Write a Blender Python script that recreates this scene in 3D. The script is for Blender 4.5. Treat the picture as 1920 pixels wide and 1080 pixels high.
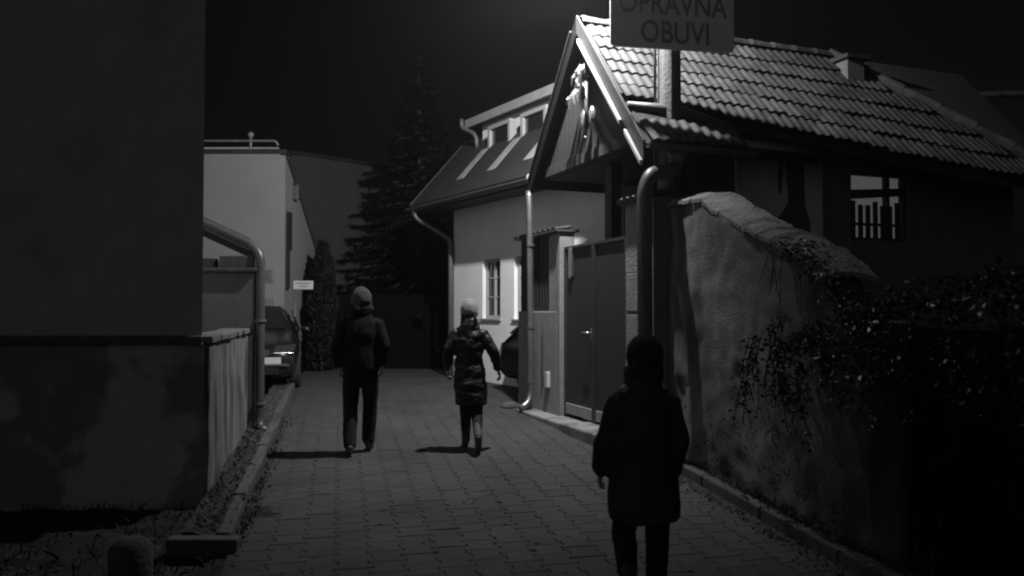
import bpy, bmesh, math, random
from mathutils import Vector, Matrix, noise

random.seed(7)
for o in list(bpy.data.objects):
    bpy.data.objects.remove(o)
scene = bpy.context.scene
COL = scene.collection
CZ = 1.916                                   # lens height above the lane under the camera (m)

# ------------------------------------------------------------------ camera, sky, light
cam_d = bpy.data.cameras.new('camera')
cam = bpy.data.objects.new('camera', cam_d)
COL.objects.link(cam)
cam.location = (0, 0, CZ)
cam.rotation_euler = (math.radians(91.53), 0, 0)
cam_d.sensor_width = 36
cam_d.lens = 28.125
cam_d.clip_start = 0.05
cam_d.clip_end = 2000
cam_d.dof.use_dof = True
cam_d.dof.focus_distance = 9.0
cam_d.dof.aperture_fstop = 1.6
scene.camera = cam

world = bpy.data.worlds.new('World')
scene.world = world
world.use_nodes = True
wn = world.node_tree
wn.nodes.clear()
SUN_EL, SUN_AZ = math.radians(24), math.radians(205)
sky = wn.nodes.new('ShaderNodeTexSky')
sky.sky_type = 'NISHITA'
sky.sun_disc = False
sky.sun_elevation = SUN_EL
sky.sun_rotation = SUN_AZ
bw = wn.nodes.new('ShaderNodeRGBToBW')       # black and white film
bg = wn.nodes.new('ShaderNodeBackground')
bg.inputs['Strength'].default_value = 0.0007
out = wn.nodes.new('ShaderNodeOutputWorld')
wn.links.new(sky.outputs[0], bw.inputs[0])
wn.links.new(bw.outputs[0], bg.inputs[0])
wn.links.new(bg.outputs[0], out.inputs[0])

sun_d = bpy.data.lights.new('town_glow', 'SUN')   # faint soft glow of the night from behind the camera
sun_d.energy = 0.075
sun_d.angle = math.radians(60)
sun = bpy.data.objects.new('town_glow', sun_d)
COL.objects.link(sun)
_d = Vector((math.sin(SUN_AZ) * math.cos(SUN_EL), math.cos(SUN_AZ) * math.cos(SUN_EL), math.sin(SUN_EL)))
sun.rotation_euler = _d.to_track_quat('Z', 'Y').to_euler()

LAMP = Vector((0.66, 8.93, CZ + 4.7))
LAMP_AXIS = Vector((-0.28, 0.78, -0.55)).normalized()   # the luminaire is tilted up the lane
LAMP_POWER, LAMP_SPILL = 690, 215
lamp_d = bpy.data.lights.new('street_lamp_light', 'AREA')
lamp_d.shape = 'DISK'
lamp_d.size = 0.14
lamp_d.energy = LAMP_POWER
lamp = bpy.data.objects.new('street_lamp_light', lamp_d)
COL.objects.link(lamp)
lamp.location = LAMP
lamp.rotation_euler = LAMP_AXIS.to_track_quat('-Z', 'Y').to_euler()
spill_d = bpy.data.lights.new('street_lamp_spill', 'POINT')
spill_d.energy = LAMP_SPILL
spill_d.shadow_soft_size = 0.06
spill = bpy.data.objects.new('street_lamp_spill', spill_d)
COL.objects.link(spill)
spill.location = LAMP + Vector((0, 0, -.06))

scene.view_settings.view_transform = 'Standard'
scene.view_settings.look = 'None'
scene.view_settings.exposure = 0
scene.view_settings.gamma = 1
scene.view_settings.use_curve_mapping = False
scene.render.engine = 'CYCLES'
scene.cycles.use_denoising = True
scene.cycles.max_bounces = 5
scene.cycles.volume_bounces = 0
scene.cycles.sample_clamp_indirect = 2
scene.cycles.filter_width = 2.1

# ------------------------------------------------------------------ ground shape and frames
def g(Y):
    """height of the lane: climbs 4 % away from the camera, then levels out"""
    if Y <= 12.5:
        return 0.04 * Y
    if Y >= 15.5:
        return 0.56
    t = Y - 12.5
    return 0.5 + 0.04 * t - 0.04 * t * t / 6.0

ST = Vector((-0.2118, 0.9773, 0))            # along the lane
SE = Vector((0.9773, 0.2118, 0))             # across the lane
def lane(b, Y, dz=0.0):
    """point at lateral offset b and depth Y"""
    X = (b - 0.2118 * Y) / 0.9773
    return Vector((X, Y, g(Y) + dz))

def G(s, t, h):
    """gatehouse frame: t along the gable (towards the camera), s into the plot"""
    return Vector((0.9 + 0.937 * s + 0.35 * t, 10 + 0.35 * s - 0.937 * t, CZ + h))
GS, GT, UP = Vector((0.937, 0.35, 0)), Vector((0.35, -0.937, 0)), Vector((0, 0, 1))

def H(a, k, h):
    """house frame: a along the eave (towards the camera), k inwards"""
    return Vector((-2.1 + 0.525 * a + 0.851 * k, 16.7 - 0.851 * a + 0.525 * k, CZ + h))
HA, HN = Vector((0.525, -0.851, 0)), Vector((0.851, 0.525, 0))

# ------------------------------------------------------------------ materials
def mat(name, v, rough=0.85, scale=6.0, var=0.25, bump=0.0, bscale=None, metal=0.0, stretch=(1, 1, 1),
        dark=None, dscale=1.2, dpos=(0.5, 0.58), rnd=0.0, spec=0.4, fine=0.0):
    m = bpy.data.materials.new(name)
    m.use_nodes = True
    nt = m.node_tree
    N, L = nt.nodes, nt.links
    b = N['Principled BSDF']
    b.inputs['Roughness'].default_value = rough
    b.inputs['Metallic'].default_value = metal
    b.inputs['Specular IOR Level'].default_value = spec
    geo = N.new('ShaderNodeNewGeometry')
    mp = N.new('ShaderNodeMapping')
    mp.inputs['Scale'].default_value = stretch
    L.new(geo.outputs['Position'], mp.inputs['Vector'])
    n1 = N.new('ShaderNodeTexNoise')
    n1.inputs['Scale'].default_value = scale
    n1.inputs['Detail'].default_value = 7
    n1.inputs['Roughness'].default_value = 0.62
    L.new(mp.outputs[0], n1.inputs['Vector'])
    r = N.new('ShaderNodeMapRange')
    r.inputs['From Min'].default_value = 0.25
    r.inputs['From Max'].default_value = 0.75
    r.inputs['To Min'].default_value = v * (1 - var)
    r.inputs['To Max'].default_value = v * (1 + var)
    L.new(n1.outputs[0], r.inputs['Value'])
    col = r.outputs[0]
    def mul(a_, b_):
        k = N.new('ShaderNodeMath'); k.operation = 'MULTIPLY'
        L.new(a_, k.inputs[0])
        if isinstance(b_, float): k.inputs[1].default_value = b_
        else: L.new(b_, k.inputs[1])
        return k.outputs[0]
    if fine:
        n3 = N.new('ShaderNodeTexNoise'); n3.inputs['Scale'].default_value = 90; n3.inputs['Detail'].default_value = 3
        L.new(geo.outputs['Position'], n3.inputs['Vector'])
        r3 = N.new('ShaderNodeMapRange'); r3.inputs['From Min'].default_value = .3; r3.inputs['From Max'].default_value = .7
        r3.inputs['To Min'].default_value = 1 - fine; r3.inputs['To Max'].default_value = 1 + fine
        L.new(n3.outputs[0], r3.inputs['Value']); col = mul(col, r3.outputs[0])
    if rnd:
        oi = N.new('ShaderNodeObjectInfo')
        r4 = N.new('ShaderNodeMapRange'); r4.inputs['To Min'].default_value = 1 - rnd; r4.inputs['To Max'].default_value = 1 + rnd
        L.new(oi.outputs['Random'], r4.inputs['Value']); col = mul(col, r4.outputs[0])
    if dark is not None:                     # damp / peeled patches with their own outline
        n2 = N.new('ShaderNodeTexNoise'); n2.inputs['Scale'].default_value = dscale; n2.inputs['Detail'].default_value = 4
        L.new(mp.outputs[0], n2.inputs['Vector'])
        r2 = N.new('ShaderNodeMapRange'); r2.inputs['From Min'].default_value = dpos[0]; r2.inputs['From Max'].default_value = dpos[1]
        r2.inputs['To Min'].default_value = 1; r2.inputs['To Max'].default_value = dark
        L.new(n2.outputs[0], r2.inputs['Value']); col = mul(col, r2.outputs[0])
    L.new(col, b.inputs['Base Color'])
    if bump:
        nb = N.new('ShaderNodeTexNoise'); nb.inputs['Scale'].default_value = bscale or scale * 4; nb.inputs['Detail'].default_value = 6
        L.new(geo.outputs['Position'], nb.inputs['Vector'])
        bp = N.new('ShaderNodeBump'); bp.inputs['Strength'].default_value = bump; bp.inputs['Distance'].default_value = 0.03
        L.new(nb.outputs[0], bp.inputs['Height']); L.new(bp.outputs[0], b.inputs['Normal'])
    return m

def emit(name, v, strength):
    m = bpy.data.materials.new(name); m.use_nodes = True
    b = m.node_tree.nodes['Principled BSDF']
    b.inputs['Base Color'].default_value = (v, v, v, 1)
    b.inputs['Emission Color'].default_value = (1, 1, 1, 1)
    b.inputs['Emission Strength'].default_value = strength
    return m

def glass(name, v=0.02):
    m = mat(name, v, rough=0.06, var=0.1, spec=0.6)
    return m

M = dict(
    paver=mat('paver_concrete', 0.046, .8, 3.0, .36, .3, 60, rnd=.1, fine=.2, dark=.55, dscale=1.5, dpos=(.5, .72)),
    joint=mat('joint_sand', 0.036, .95, 10, .4, .3),
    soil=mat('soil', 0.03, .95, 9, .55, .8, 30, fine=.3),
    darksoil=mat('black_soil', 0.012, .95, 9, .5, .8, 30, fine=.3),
    rubble=mat('dark_rubble', 0.02, .9, 20, .6),
    ground=mat('ground_earth', 0.03, .95, 5, .4, .6, 20),
    kerb=mat('kerb_concrete', 0.07, .9, 8, .35, .5, 50, fine=.2),
    slab=mat('step_concrete', 0.2, .9, 6, .3, .4, 50, fine=.15, dark=.6, dscale=2.5),
    cornerwall=mat('old_dark_render', 0.42, .95, 3, .12, .25, 60, fine=.06, dark=.72, dscale=.8, dpos=(.56, .66)),
    plinth=mat('damp_plinth_render', 0.4, .95, 3, .14, .3, 50, fine=.08, dark=.5, dscale=1.15, dpos=(.47, .515)),
    streaky=mat('streaked_render', 0.115, .9, 5, .55, .5, 40, stretch=(1, 1, .3), fine=.12, dark=.4, dscale=4.5, dpos=(.5, .6)),
    ledge=mat('ledge_stone', 0.1, .9, 8, .3, .4, 40),
    pillar=mat('pillar_render', 0.095, .9, 6, .15, .2, 50, fine=.06),
    darkcap=mat('dark_capping', 0.05, .8, 6, .3, .2),
    zinc=mat('zinc_sheet', 0.28, .35, 8, .25, .1, 30, metal=.85),
    zincdull=mat('dull_painted_pipe', 0.13, .45, 8, .2, .1, 30, metal=.3),
    pipedark=mat('dark_painted_pipe', 0.06, .4, 8, .2, .1, 30, metal=.2),
    knitgrey=mat('dull_grey_knit', 0.045, .95, 40, .3, .6, 160),
    palewall=mat('pale_smooth_render', 0.25, .9, 1.2, .08, .12, 80, fine=.03),
    palewall2=mat('pale_render_house', 0.8, .9, 1.4, .08, .12, 80, fine=.03),
    sidewall=mat('side_render', 0.2, .9, 2, .12, .15, 60, stretch=(1, 1, .2)),
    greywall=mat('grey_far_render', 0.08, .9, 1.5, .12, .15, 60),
    trimdark=mat('dark_trim', 0.03, .6, 6, .2),
    black=mat('black_paint', 0.012, .5, 6, .2),
    rail=mat('rail_paint', 0.25, .5, 6, .2, metal=.3),
    plate=mat('plate_grey', 0.2, .5, 10, .25),
    platepale=mat('plate_pale', 0.5, .5, 10, .1),
    ink=mat('ink', 0.03, .6, 6, .1),
    tile=mat('roof_tile_clay', 0.062, .7, 7, .35, .3, 60, rnd=.28, fine=.15, dark=.55, dscale=2.5, dpos=(.5, .66)),
    deck=mat('roof_boards', 0.05, .85, 6, .3),
    slate=mat('house_roofing', 0.024, .75, 4, .25, .3, 40),
    flash_and_light=mat('flashing_and_light_patch', 0.36, .5, 5, .2, metal=.2),  # also colours the patches of light on the house roof
    fencewood=mat('tarred_boards', 0.004, .85, 5, .4, .4, 30, stretch=(3, 3, .4), spec=.03),
    wood=mat('dark_timber', 0.05, .8, 5, .4, .4, 30, stretch=(3, 3, .4)),
    board=mat('barge_board_paint', 0.05, .55, 5, .2, .15, 40),
    white=mat('white_trim_paint', 0.5, .4, 8, .08),
    gable=mat('gable_boarding', 0.045, .7, 3, .1, .1, 40),
    gate=mat('gate_metal_paint', 0.034, .5, 3, .2, .08, 60, fine=.05, metal=.0),
    steel=mat('bare_steel', 0.55, .25, 10, .2, metal=.9),
    fence=mat('fence_render', 0.22, .9, 5, .2, .3, 50, fine=.1),
    pier=mat('gate_pier_render', 0.22, .9, 6, .2, .3, 40, fine=.1),
    rough=mat('rough_cast_plaster', 0.14, .95, 2.6, .5, .8, 75, fine=.35, dark=.5, dscale=1.8, dpos=(.47, .66), stretch=(1, 1, .6)),
    cope=mat('worn_coping', 0.19, .9, 6, .3, .7, 35, fine=.15),
    shop=mat('shop_dark_render', 0.16, .9, 4, .3, .2),
    panel=mat('painted_board', 0.7, .7, 3, .12, .05),
    print=mat('dark_print', 0.1, .7, 6, .3),
    sign=mat('sign_enamel', 0.8, .45, 3, .12, .03, fine=.04),
    letter=mat('sign_lettering', 0.2, .5, 6, .15),
    pole=mat('pole_timber', 0.11, .8, 7, .4, .4, 30, stretch=(4, 4, .3)),
    leaf=mat('ivy_leaf', 0.012, .38, 9, .6, rnd=0, spec=.25),
    weed=mat('weed_leaf', 0.055, .75, 12, .6, spec=.2),
    needle=mat('spruce_needle', 0.008, .9, 8, .5, spec=.05),
    bush=mat('thuja_leaf', 0.006, .8, 8, .5),
    bark=mat('bark', 0.05, .9, 9, .4, .6),
    litter=mat('leaf_litter', 0.04, .8, 20, .7),
    skin=mat('skin', 0.3, .5, 12, .1),
    coat=mat('dark_coat', 0.008, .9, 9, .3, .2, 60, spec=.1),
    puffer=mat('puffer_jacket', 0.009, .5, 9, .3, .15, 60, spec=.35),
    trouser=mat('dark_trousers', 0.014, .85, 9, .3, .2, 60, spec=.2),
    knit=mat('grey_knit', 0.24, .95, 40, .3, .6, 160),
    coatwool=mat('black_wool_coat', 0.055, .9, 9, .4, .3, 60, spec=.1),
    knitdark=mat('black_knit', 0.05, .95, 40, .3, .6, 160, spec=.1),
    scarf=mat('pale_scarf', 0.3, .8, 25, .4, .5, 90),
    hair=mat('dark_hair', 0.02, .6, 30, .4, spec=.3),
    fair=mat('fair_hair', 0.14, .6, 30, .4, spec=.3),
    boot=mat('pale_boot', 0.05, .7, 9, .3, .2, 50),
    shoe=mat('dark_shoe', 0.05, .5, 9, .3),
    carpaint=mat('car_paint_grey', 0.02, .22, 5, .1, metal=.3, spec=.6),
    carblack=mat('car_paint_black', 0.012, .2, 5, .1, spec=.6),
    tyre=mat('tyre_rubber', 0.02, .9, 9, .2),
    rim=mat('alloy_rim', 0.35, .3, 9, .1, metal=.8),
    plastic=mat('black_plastic', 0.02, .6, 9, .2),
    lightlens=mat('headlight_lens', 0.07, .15, 9, .1, metal=.5),
    glass=glass('dark_glass', .02),
    frame=mat('window_frame_white', 0.35, .4, 8, .06),
    lit=emit('wall_beyond_glow', .5, .062),
    lampglass=emit('lamp_glass', .9, 14),
    shiny=mat('polished_tin', 0.75, .22, 14, .25, .3, 40, metal=.9),
)

# ------------------------------------------------------------------ mesh helpers
def prop(o, label=None, cat=None, group=None, kind=None):
    if label: o['label'] = label
    if cat: o['category'] = cat
    if group: o['group'] = group
    if kind: o['kind'] = kind
    return o

def thing(name, label, cat, loc, group=None):
    o = bpy.data.objects.new(name, None)
    o.empty_display_size = .2
    COL.objects.link(o)
    o.location = loc
    return prop(o, label, cat, group)

def root_loc(p):
    l = Vector((0, 0, 0))
    while p is not None:
        l = l + p.location
        p = p.parent
    return l

class MB:
    def __init__(s):
        s.v, s.f = [], []
    def add(s, vs, fs):
        n = len(s.v)
        s.v += [Vector(v) for v in vs]
        s.f += [tuple(i + n for i in f) for f in fs]
        return s
    def box(s, o, ax, ay, az):
        """box from corner o along three vectors"""
        o, ax, ay, az = map(Vector, (o, ax, ay, az))
        if ax.cross(ay).dot(az) < 0:
            ax, ay = ay, ax
        vs = [o, o + ax, o + ax + ay, o + ay, o + az, o + ax + az, o + ax + ay + az, o + ay + az]
        return s.add(vs, [(3, 2, 1, 0), (4, 5, 6, 7), (0, 1, 5, 4), (1, 2, 6, 5), (2, 3, 7, 6), (3, 0, 4, 7)])
    def cbox(s, c, ax, ay, az):
        c, ax, ay, az = map(Vector, (c, ax, ay, az))
        return s.box(c - (ax + ay + az) / 2, ax, ay, az)
    def prism(s, pts, ext):
        pts = [Vector(p) for p in pts]
        ext = Vector(ext)
        n = len(pts)
        nrm = Vector((0, 0, 0))
        for i in range(n):
            nrm += pts[i].cross(pts[(i + 1) % n])
        if nrm.dot(ext) > 0:
            pts = pts[::-1]
        vs = pts + [p + ext for p in pts]
        fs = [tuple(range(n)), tuple(range(2 * n - 1, n - 1, -1))]
        fs += [(i, i + n, (i + 1) % n + n, (i + 1) % n) for i in range(n)]
        return s.add(vs, fs)
    def loft(s, rings, caps=True):
        n = len(rings[0])
        vs = [p for r in rings for p in r]
        fs = []
        for i in range(len(rings) - 1):
            for j in range(n):
                k = (j + 1) % n
                fs.append((i * n + j, i * n + k, (i + 1) * n + k, (i + 1) * n + j))
        if caps:
            fs.append(tuple(range(n - 1, -1, -1)))
            fs.append(tuple(range((len(rings) - 1) * n, len(rings) * n)))
        return s.add(vs, fs)
    def tube(s, path, r, n=10, caps=True, flat=1.0, up=None):
        path = [Vector(p) for p in path]
        rs = r if isinstance(r, (list, tuple)) else [r] * len(path)
        rings = []
        prev = None
        for i, p in enumerate(path):
            d = (path[min(i + 1, len(path) - 1)] - path[max(i - 1, 0)])
            if d.length < 1e-9: d = Vector((0, 0, 1))
            d.normalize()
            if prev is None:
                ref = Vector(up) if up else (Vector((1, 0, 0)) if abs(d.x) < .8 else Vector((0, 1, 0)))
                a = (ref - d * ref.dot(d)).normalized()
            else:
                a = (prev - d * prev.dot(d)).normalized()
            prev = a
            b = d.cross(a)
            rings.append([p + a * (rs[i] * math.cos(2 * math.pi * j / n)) + b * (rs[i] * flat * math.sin(2 * math.pi * j / n)) for j in range(n)])
        return s.loft(rings, caps)
    def ball(s, c, rx, ry=None, rz=None, n=14, m=9):
        ry = rx if ry is None else ry
        rz = rx if rz is None else rz
        c = Vector(c)
        rings = []
        for i in range(m + 1):
            th = math.pi * (i / m) * .998 + .001 * math.pi
            rings.append([c + Vector((rx * math.sin(th) * math.cos(2 * math.pi * j / n), ry * math.sin(th) * math.sin(2 * math.pi * j / n), -rz * math.cos(th))) for j in range(n)])
        return s.loft(rings)
    def grid(s, nu, nv, fn):
        vs = [fn(i / nu, j / nv) for i in range(nu + 1) for j in range(nv + 1)]
        fs = [(i * (nv + 1) + j, (i + 1) * (nv + 1) + j, (i + 1) * (nv + 1) + j + 1, i * (nv + 1) + j + 1) for i in range(nu) for j in range(nv)]
        return s.add(vs, fs)
    def sheet(s, nu, nv, fn, thick):
        """a curved slab: fn(u, v) -> top point, thick = vector to its back"""
        thick = Vector(thick)
        top = [fn(i / nu, j / nv) for i in range(nu + 1) for j in range(nv + 1)]
        w = nv + 1
        N = len(top)
        vs = top + [p + thick for p in top]
        fs = []
        for i in range(nu):
            for j in range(nv):
                q = (i * w + j, (i + 1) * w + j, (i + 1) * w + j + 1, i * w + j + 1)
                fs.append(q); fs.append(tuple(x + N for x in q[::-1]))
        for i in range(nu):
            for j in (0, nv):
                fs.append((i * w + j, (i + 1) * w + j, (i + 1) * w + j + N, i * w + j + N))
        for j in range(nv):
            for i in (0, nu):
                fs.append((i * w + j, i * w + j + 1, i * w + j + 1 + N, i * w + j + N))
        return s.add(vs, fs)
    def mesh(s, name, off=Vector((0, 0, 0)), smooth=False, fix=True):
        me = bpy.data.meshes.new(name)
        me.from_pydata([tuple(v - off) for v in s.v], [], s.f)
        me.validate()
        if fix:
            bm = bmesh.new(); bm.from_mesh(me)
            bmesh.ops.recalc_face_normals(bm, faces=bm.faces)
            bm.to_mesh(me); bm.free()
        if smooth:
            me.polygons.foreach_set('use_smooth', [True] * len(me.polygons))
        me.update()
        return me
    def build(s, name, m, parent=None, smooth=False, bevel=0, kind=None, label=None, fix=True, angle=None):
        me = s.mesh(name, root_loc(parent), smooth, fix)
        me.materials.append(m if not isinstance(m, str) else M[m])
        o = bpy.data.objects.new(name, me)
        COL.objects.link(o)
        if parent: o.parent = parent
        if bevel:
            b = o.modifiers.new('bevel', 'BEVEL'); b.width = bevel; b.segments = 2; b.limit_method = 'ANGLE'
            b.angle_limit = math.radians(40)
        if kind: o['kind'] = kind
        if label: o['label'] = label
        return o

def inst(name, me, mtx, parent):
    o = bpy.data.objects.new(name, me)
    COL.objects.link(o)
    o.parent = parent
    mm = mtx.copy()
    mm.translation = mm.translation - root_loc(parent)
    o.matrix_basis = mm
    return o

def axes(o, x, y, z):
    m = Matrix.Identity(4)
    for i, a in enumerate((x, y, z)):
        m[0][i], m[1][i], m[2][i] = a
    m.translation = o
    return m

def smooth_path(pts, n=6):
    """rounds the bends of a polyline"""
    pts = [Vector(p) for p in pts]
    res = [pts[0]]
    for i in range(1, len(pts) - 1):
        a, b, c = pts[i - 1], pts[i], pts[i + 1]
        r = min((a - b).length, (c - b).length) * .45
        r = min(r, .16)
        p0 = b + (a - b).normalized() * r
        p1 = b + (c - b).normalized() * r
        for k in range(n + 1):
            t = k / n
            res.append(p0 * (1 - t) ** 2 + b * 2 * t * (1 - t) + p1 * t * t)
    res.append(pts[-1])
    return res

# ------------------------------------------------------------------ the ground, the lane, kerbs
mb = MB()
ys = [-300, -60, -20, -8, -4, -2, 0, 2, 4, 6, 8, 10, 12, 13, 14, 15, 15.5, 18, 24, 40, 100, 400, 1200]
xs = [-600, -100, -30, -12, -6, -3, 0, 3, 6, 12, 30, 100, 600]
gy = lambda Y: max(g(Y), -.8)
vs = [Vector((x, y, gy(y) - .07)) for y in ys for x in xs]
w = len(xs)
mb.add(vs, [(j * w + i, j * w + i + 1, (j + 1) * w + i + 1, (j + 1) * w + i) for j in range(len(ys) - 1) for i in range(w - 1)])
mb.build('ground', 'ground', fix=False, kind='structure')

B_L, B_R = -0.74, 3.27
def sep(p):                                   # distance in front of the gate plane
    return (p.x - .9) * .937 + (p.y - 10) * .35

lane_o = MB().sheet(60, 2, lambda u, v: lane(B_L + (B_R - B_L) * v if u < .9 else -1.4 + 6.2 * v, 2 + 18.5 * u, -.0075 if u < .9 else -.02), (0, 0, -.04)).build('paved_lane', 'joint', kind='structure')

# the interlocking dog-bone paver
PW, PL, PA = 0.225, 0.20, 0.016
gap = 0.002
def paver_mb():
    hw, hl = PW / 2 - gap, PL / 2 - gap * .6
    out_ = [(-hw - PA, -hl), (hw + PA, -hl), (hw + PA, -hl * .55), (hw - PA, -hl * .3), (hw - PA, hl * .3), (hw + PA, hl * .55), (hw + PA, hl), (-hw - PA, hl),
            (-hw - PA, hl * .55), (-hw + PA, hl * .3), (-hw + PA, -hl * .3), (-hw - PA, -hl * .55)]
    m = MB()
    n = len(out_)
    top = [Vector((x * .975, y * .97, 0)) for x, y in out_]
    mid = [Vector((x, y, -.005)) for x, y in out_]
    bot = [Vector((x, y, -.03)) for x, y in out_]
    fs = [tuple(range(n))]
    for k in range(2):
        for i in range(n):
            j = (i + 1) % n
            fs.append((k * n + i, (k + 1) * n + i, (k + 1) * n + j, k * n + j))
    m.add(top + mid + bot, fs)
    return m
pav = paver_mb()
pav_me = pav.mesh('paver')
pav_me.materials.append(M['paver'])
spots = []
nb = int((B_R - B_L) / PW)
for ib in range(nb):
    b = B_L + .06 + PW * (ib + .5)
    for ia in range(-2, 80):
        a = 2.2 + PL * (ia + (.5 if ib % 2 else 0))
        Yc = a * .9773 + b * .2118
        p = lane(b, Yc)
        if sep(p) > -.08: continue
        if Yc > 16: continue
        spots.append((Yc, p))
spots.sort(key=lambda q: q[0])
near = [q for q in spots if q[0] > 5.0][:300]
near_set = set(id(q) for q in near)
rest = MB()
for q in spots:
    Yc, p = q
    sl = (g(Yc + .05) - g(Yc - .05)) / .1
    fy = (ST + UP * (sl * .977)).normalized()
    fx = SE.copy()
    tw = random.gauss(0, .006)
    fx = (fx + fy * tw + UP * random.gauss(0, .004)).normalized()
    fz = fx.cross(fy).normalized()
    fy = fz.cross(fx)
    m = axes(p + UP * random.gauss(0, .0014), fx, fy, fz)
    if id(q) in near_set:
        inst('paver', pav_me, m, lane_o)
    else:
        rest.add([m @ v for v in pav.v], pav.f)
rest.build('paver_field', 'paver', lane_o, fix=False, kind='stuff')

def kerb_run(name, b0, b1, y0, y1, hgt, step=1.0, parent=None):
    base = MB().sheet(12, 1, lambda u, v: lane(b0 + (b1 - b0) * v, y0 + (y1 - y0) * u, -.05), (0, 0, -.05)).build(name, 'joint', kind='structure')
    y = y0
    while y < y1 - .05:
        e = min(y + step, y1)
        j = random.uniform(-.008, .008); dz = random.uniform(-.01, .012)
        m = MB()
        p = [lane(b0 + j, y + .006, -.05), lane(b1 + j, y + .006, -.05), lane(b1 + j, e - .006, -.05), lane(b0 + j, e - .006, -.05)]
        m.prism(p, (0, 0, .05 + hgt + dz))
        m.build('kerb_stone', 'kerb', base, bevel=.018)
        y = e
    return base
kerb_run('left_kerb', B_L - .11, B_L - .005, 5.75, 14.2, .10)
kerb_run('right_kerb', B_R + .005, B_R + .115, 2.4, 8.75, .10)
# end stone of the left kerb, turned across
p = Vector((-2.42, 5.62, g(5.7) - .12))
prop(MB().box(p, (.5, 0, 0), (0, .12, 0), (0, 0, .205)).build('kerb_end', 'kerb', bevel=.015), kind='structure')

def clods(m, fn, n, r0, r1):
    for _ in range(n):
        c = fn()
        r = random.uniform(r0, r1)
        m.add([c + Vector((r, 0, 0)), c + Vector((-r * .6, r * .8, 0)), c + Vector((-r * .6, -r * .8, 0)), c + Vector((r * random.uniform(-.3, .3), r * random.uniform(-.3, .3), r * random.uniform(.4, .9)))],
              [(0, 1, 3), (1, 2, 3), (2, 0, 3)])
def verge(name, b0, b1, y0, y1, h0):
    MB().grid(120, 6, lambda u, v: lane(b0 + (b1 - b0) * v, y0 + (y1 - y0) * u, h0 + .035 * noise.noise(Vector((v * 2, u * 30, 3))) + .02 * noise.noise(Vector((v * 9, u * 90, 1))) + .03 * (1 - v if b0 < 0 else v))).build(name, 'soil', smooth=True, kind='structure')
verge('left_verge', -1.08, B_L - .1, 5.74, 14.2, .07)
verge('right_verge', B_R + .1, 3.46, 2.4, 8.8, .06)

# ------------------------------------------------------------------ corner house on the left (tall, unlit, facing the camera)
ch = thing('corner_house', 'tall plain rendered house corner with stained plinth at left edge', 'house', (-5, 6.75, g(6.75)))
yf = 6.72
MB().box((-16, yf, CZ - .22), (16 - 2.6, 0, 0), (-4.2, 7, 0), (0, 0, 9)).build('upper_wall', 'cornerwall', ch)
MB().box((-16, yf - .07, CZ - .29), (16 - 2.57, 0, 0), (-4.2, 7, 0), (0, 0, .068)).build('ledge', 'ledge', ch, bevel=.012)
MB().box((-16, yf - .025, -.1), (16 - 2.57, 0, 0), (-4.2, 7, 0), (0, 0, CZ - .19)).build('plinth', 'plinth', ch)
MB().box((-9, yf - .10, CZ + 4.1), (9 - 2.56, 0, 0), (0, .4, 0), (0, 0, .14)).build('string_course', 'ledge', ch, bevel=.02)

# low garden wall running along the verge
gw = thing('garden_wall', 'low streaked plaster wall with broken coping beside left verge', 'wall', lane(-1.15, 8, 0))
def wall_face(u, v):
    Y = 6.80 + 2.88 * u
    p = lane(-1.07 + .012 * noise.noise(Vector((u * 9, v * 4, 0))) - .0, Y, -.06)
    top = CZ - .30
    p.z = p.z + (top - p.z) * v
    return p
MB().sheet(40, 14, wall_face, tuple(SE * -.24)).build('wall_face', 'streaky', gw, smooth=False)
y = 6.79
while y < 9.6:
    e = min(y + random.uniform(.36, .5), 9.66)
    dz = random.uniform(-.012, .012)
    pts = [lane(-1.035 + random.uniform(-.02, .01), y + .004), lane(-1.035 + random.uniform(-.02, .01), e - .004), lane(-1.34, e - .004), lane(-1.34, y + .004)]
    for q in pts: q.z = CZ - .297 + dz
    MB().prism(pts, (0, 0, .062)).build('coping_stone', 'ledge', gw, bevel=.014)
    y = e

# masonry pillar with dark cap behind the garden wall
pl = thing('gate_pillar', 'square rendered pillar with dark flat cap behind the low streaked wall', 'pillar', (-3.4, 9.8, g(9.8)))
pc = Vector((-3.115, 9.68, 0))
MB().box((pc.x, pc.y, g(9.7) - .08), (-.9, 0, 0), (-.06, .28, 0), (0, 0, CZ + .45 - g(9.7) + .08)).build('shaft', 'pillar', pl, bevel=.01)
MB().box((pc.x + .035, pc.y - .045, CZ + .452), (-.97, 0, 0), (-.06, .36, 0), (0, 0, .05)).build('cap', 'darkcap', pl, bevel=.01)
MB().box((pc.x - .02, pc.y + .02, CZ + .504), (-.42, 0, 0), (-.04, .25, 0), (0, 0, .15)).build('box_top', 'darkcap', pl, bevel=.01)
MB().box((pc.x - .50, pc.y + .04, CZ + .504), (-.38, 0, 0), (-.04, .25, 0), (0, 0, .12)).build('box_top', 'trimdark', pl, bevel=.01)
for zz in (-.95, .10):
    MB().box((pc.x + .003, pc.y + .0, CZ + zz), (.003, 0, 0), (-.055, .26, 0), (0, 0, .01)).build('joint_line', 'darkcap', pl)

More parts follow.
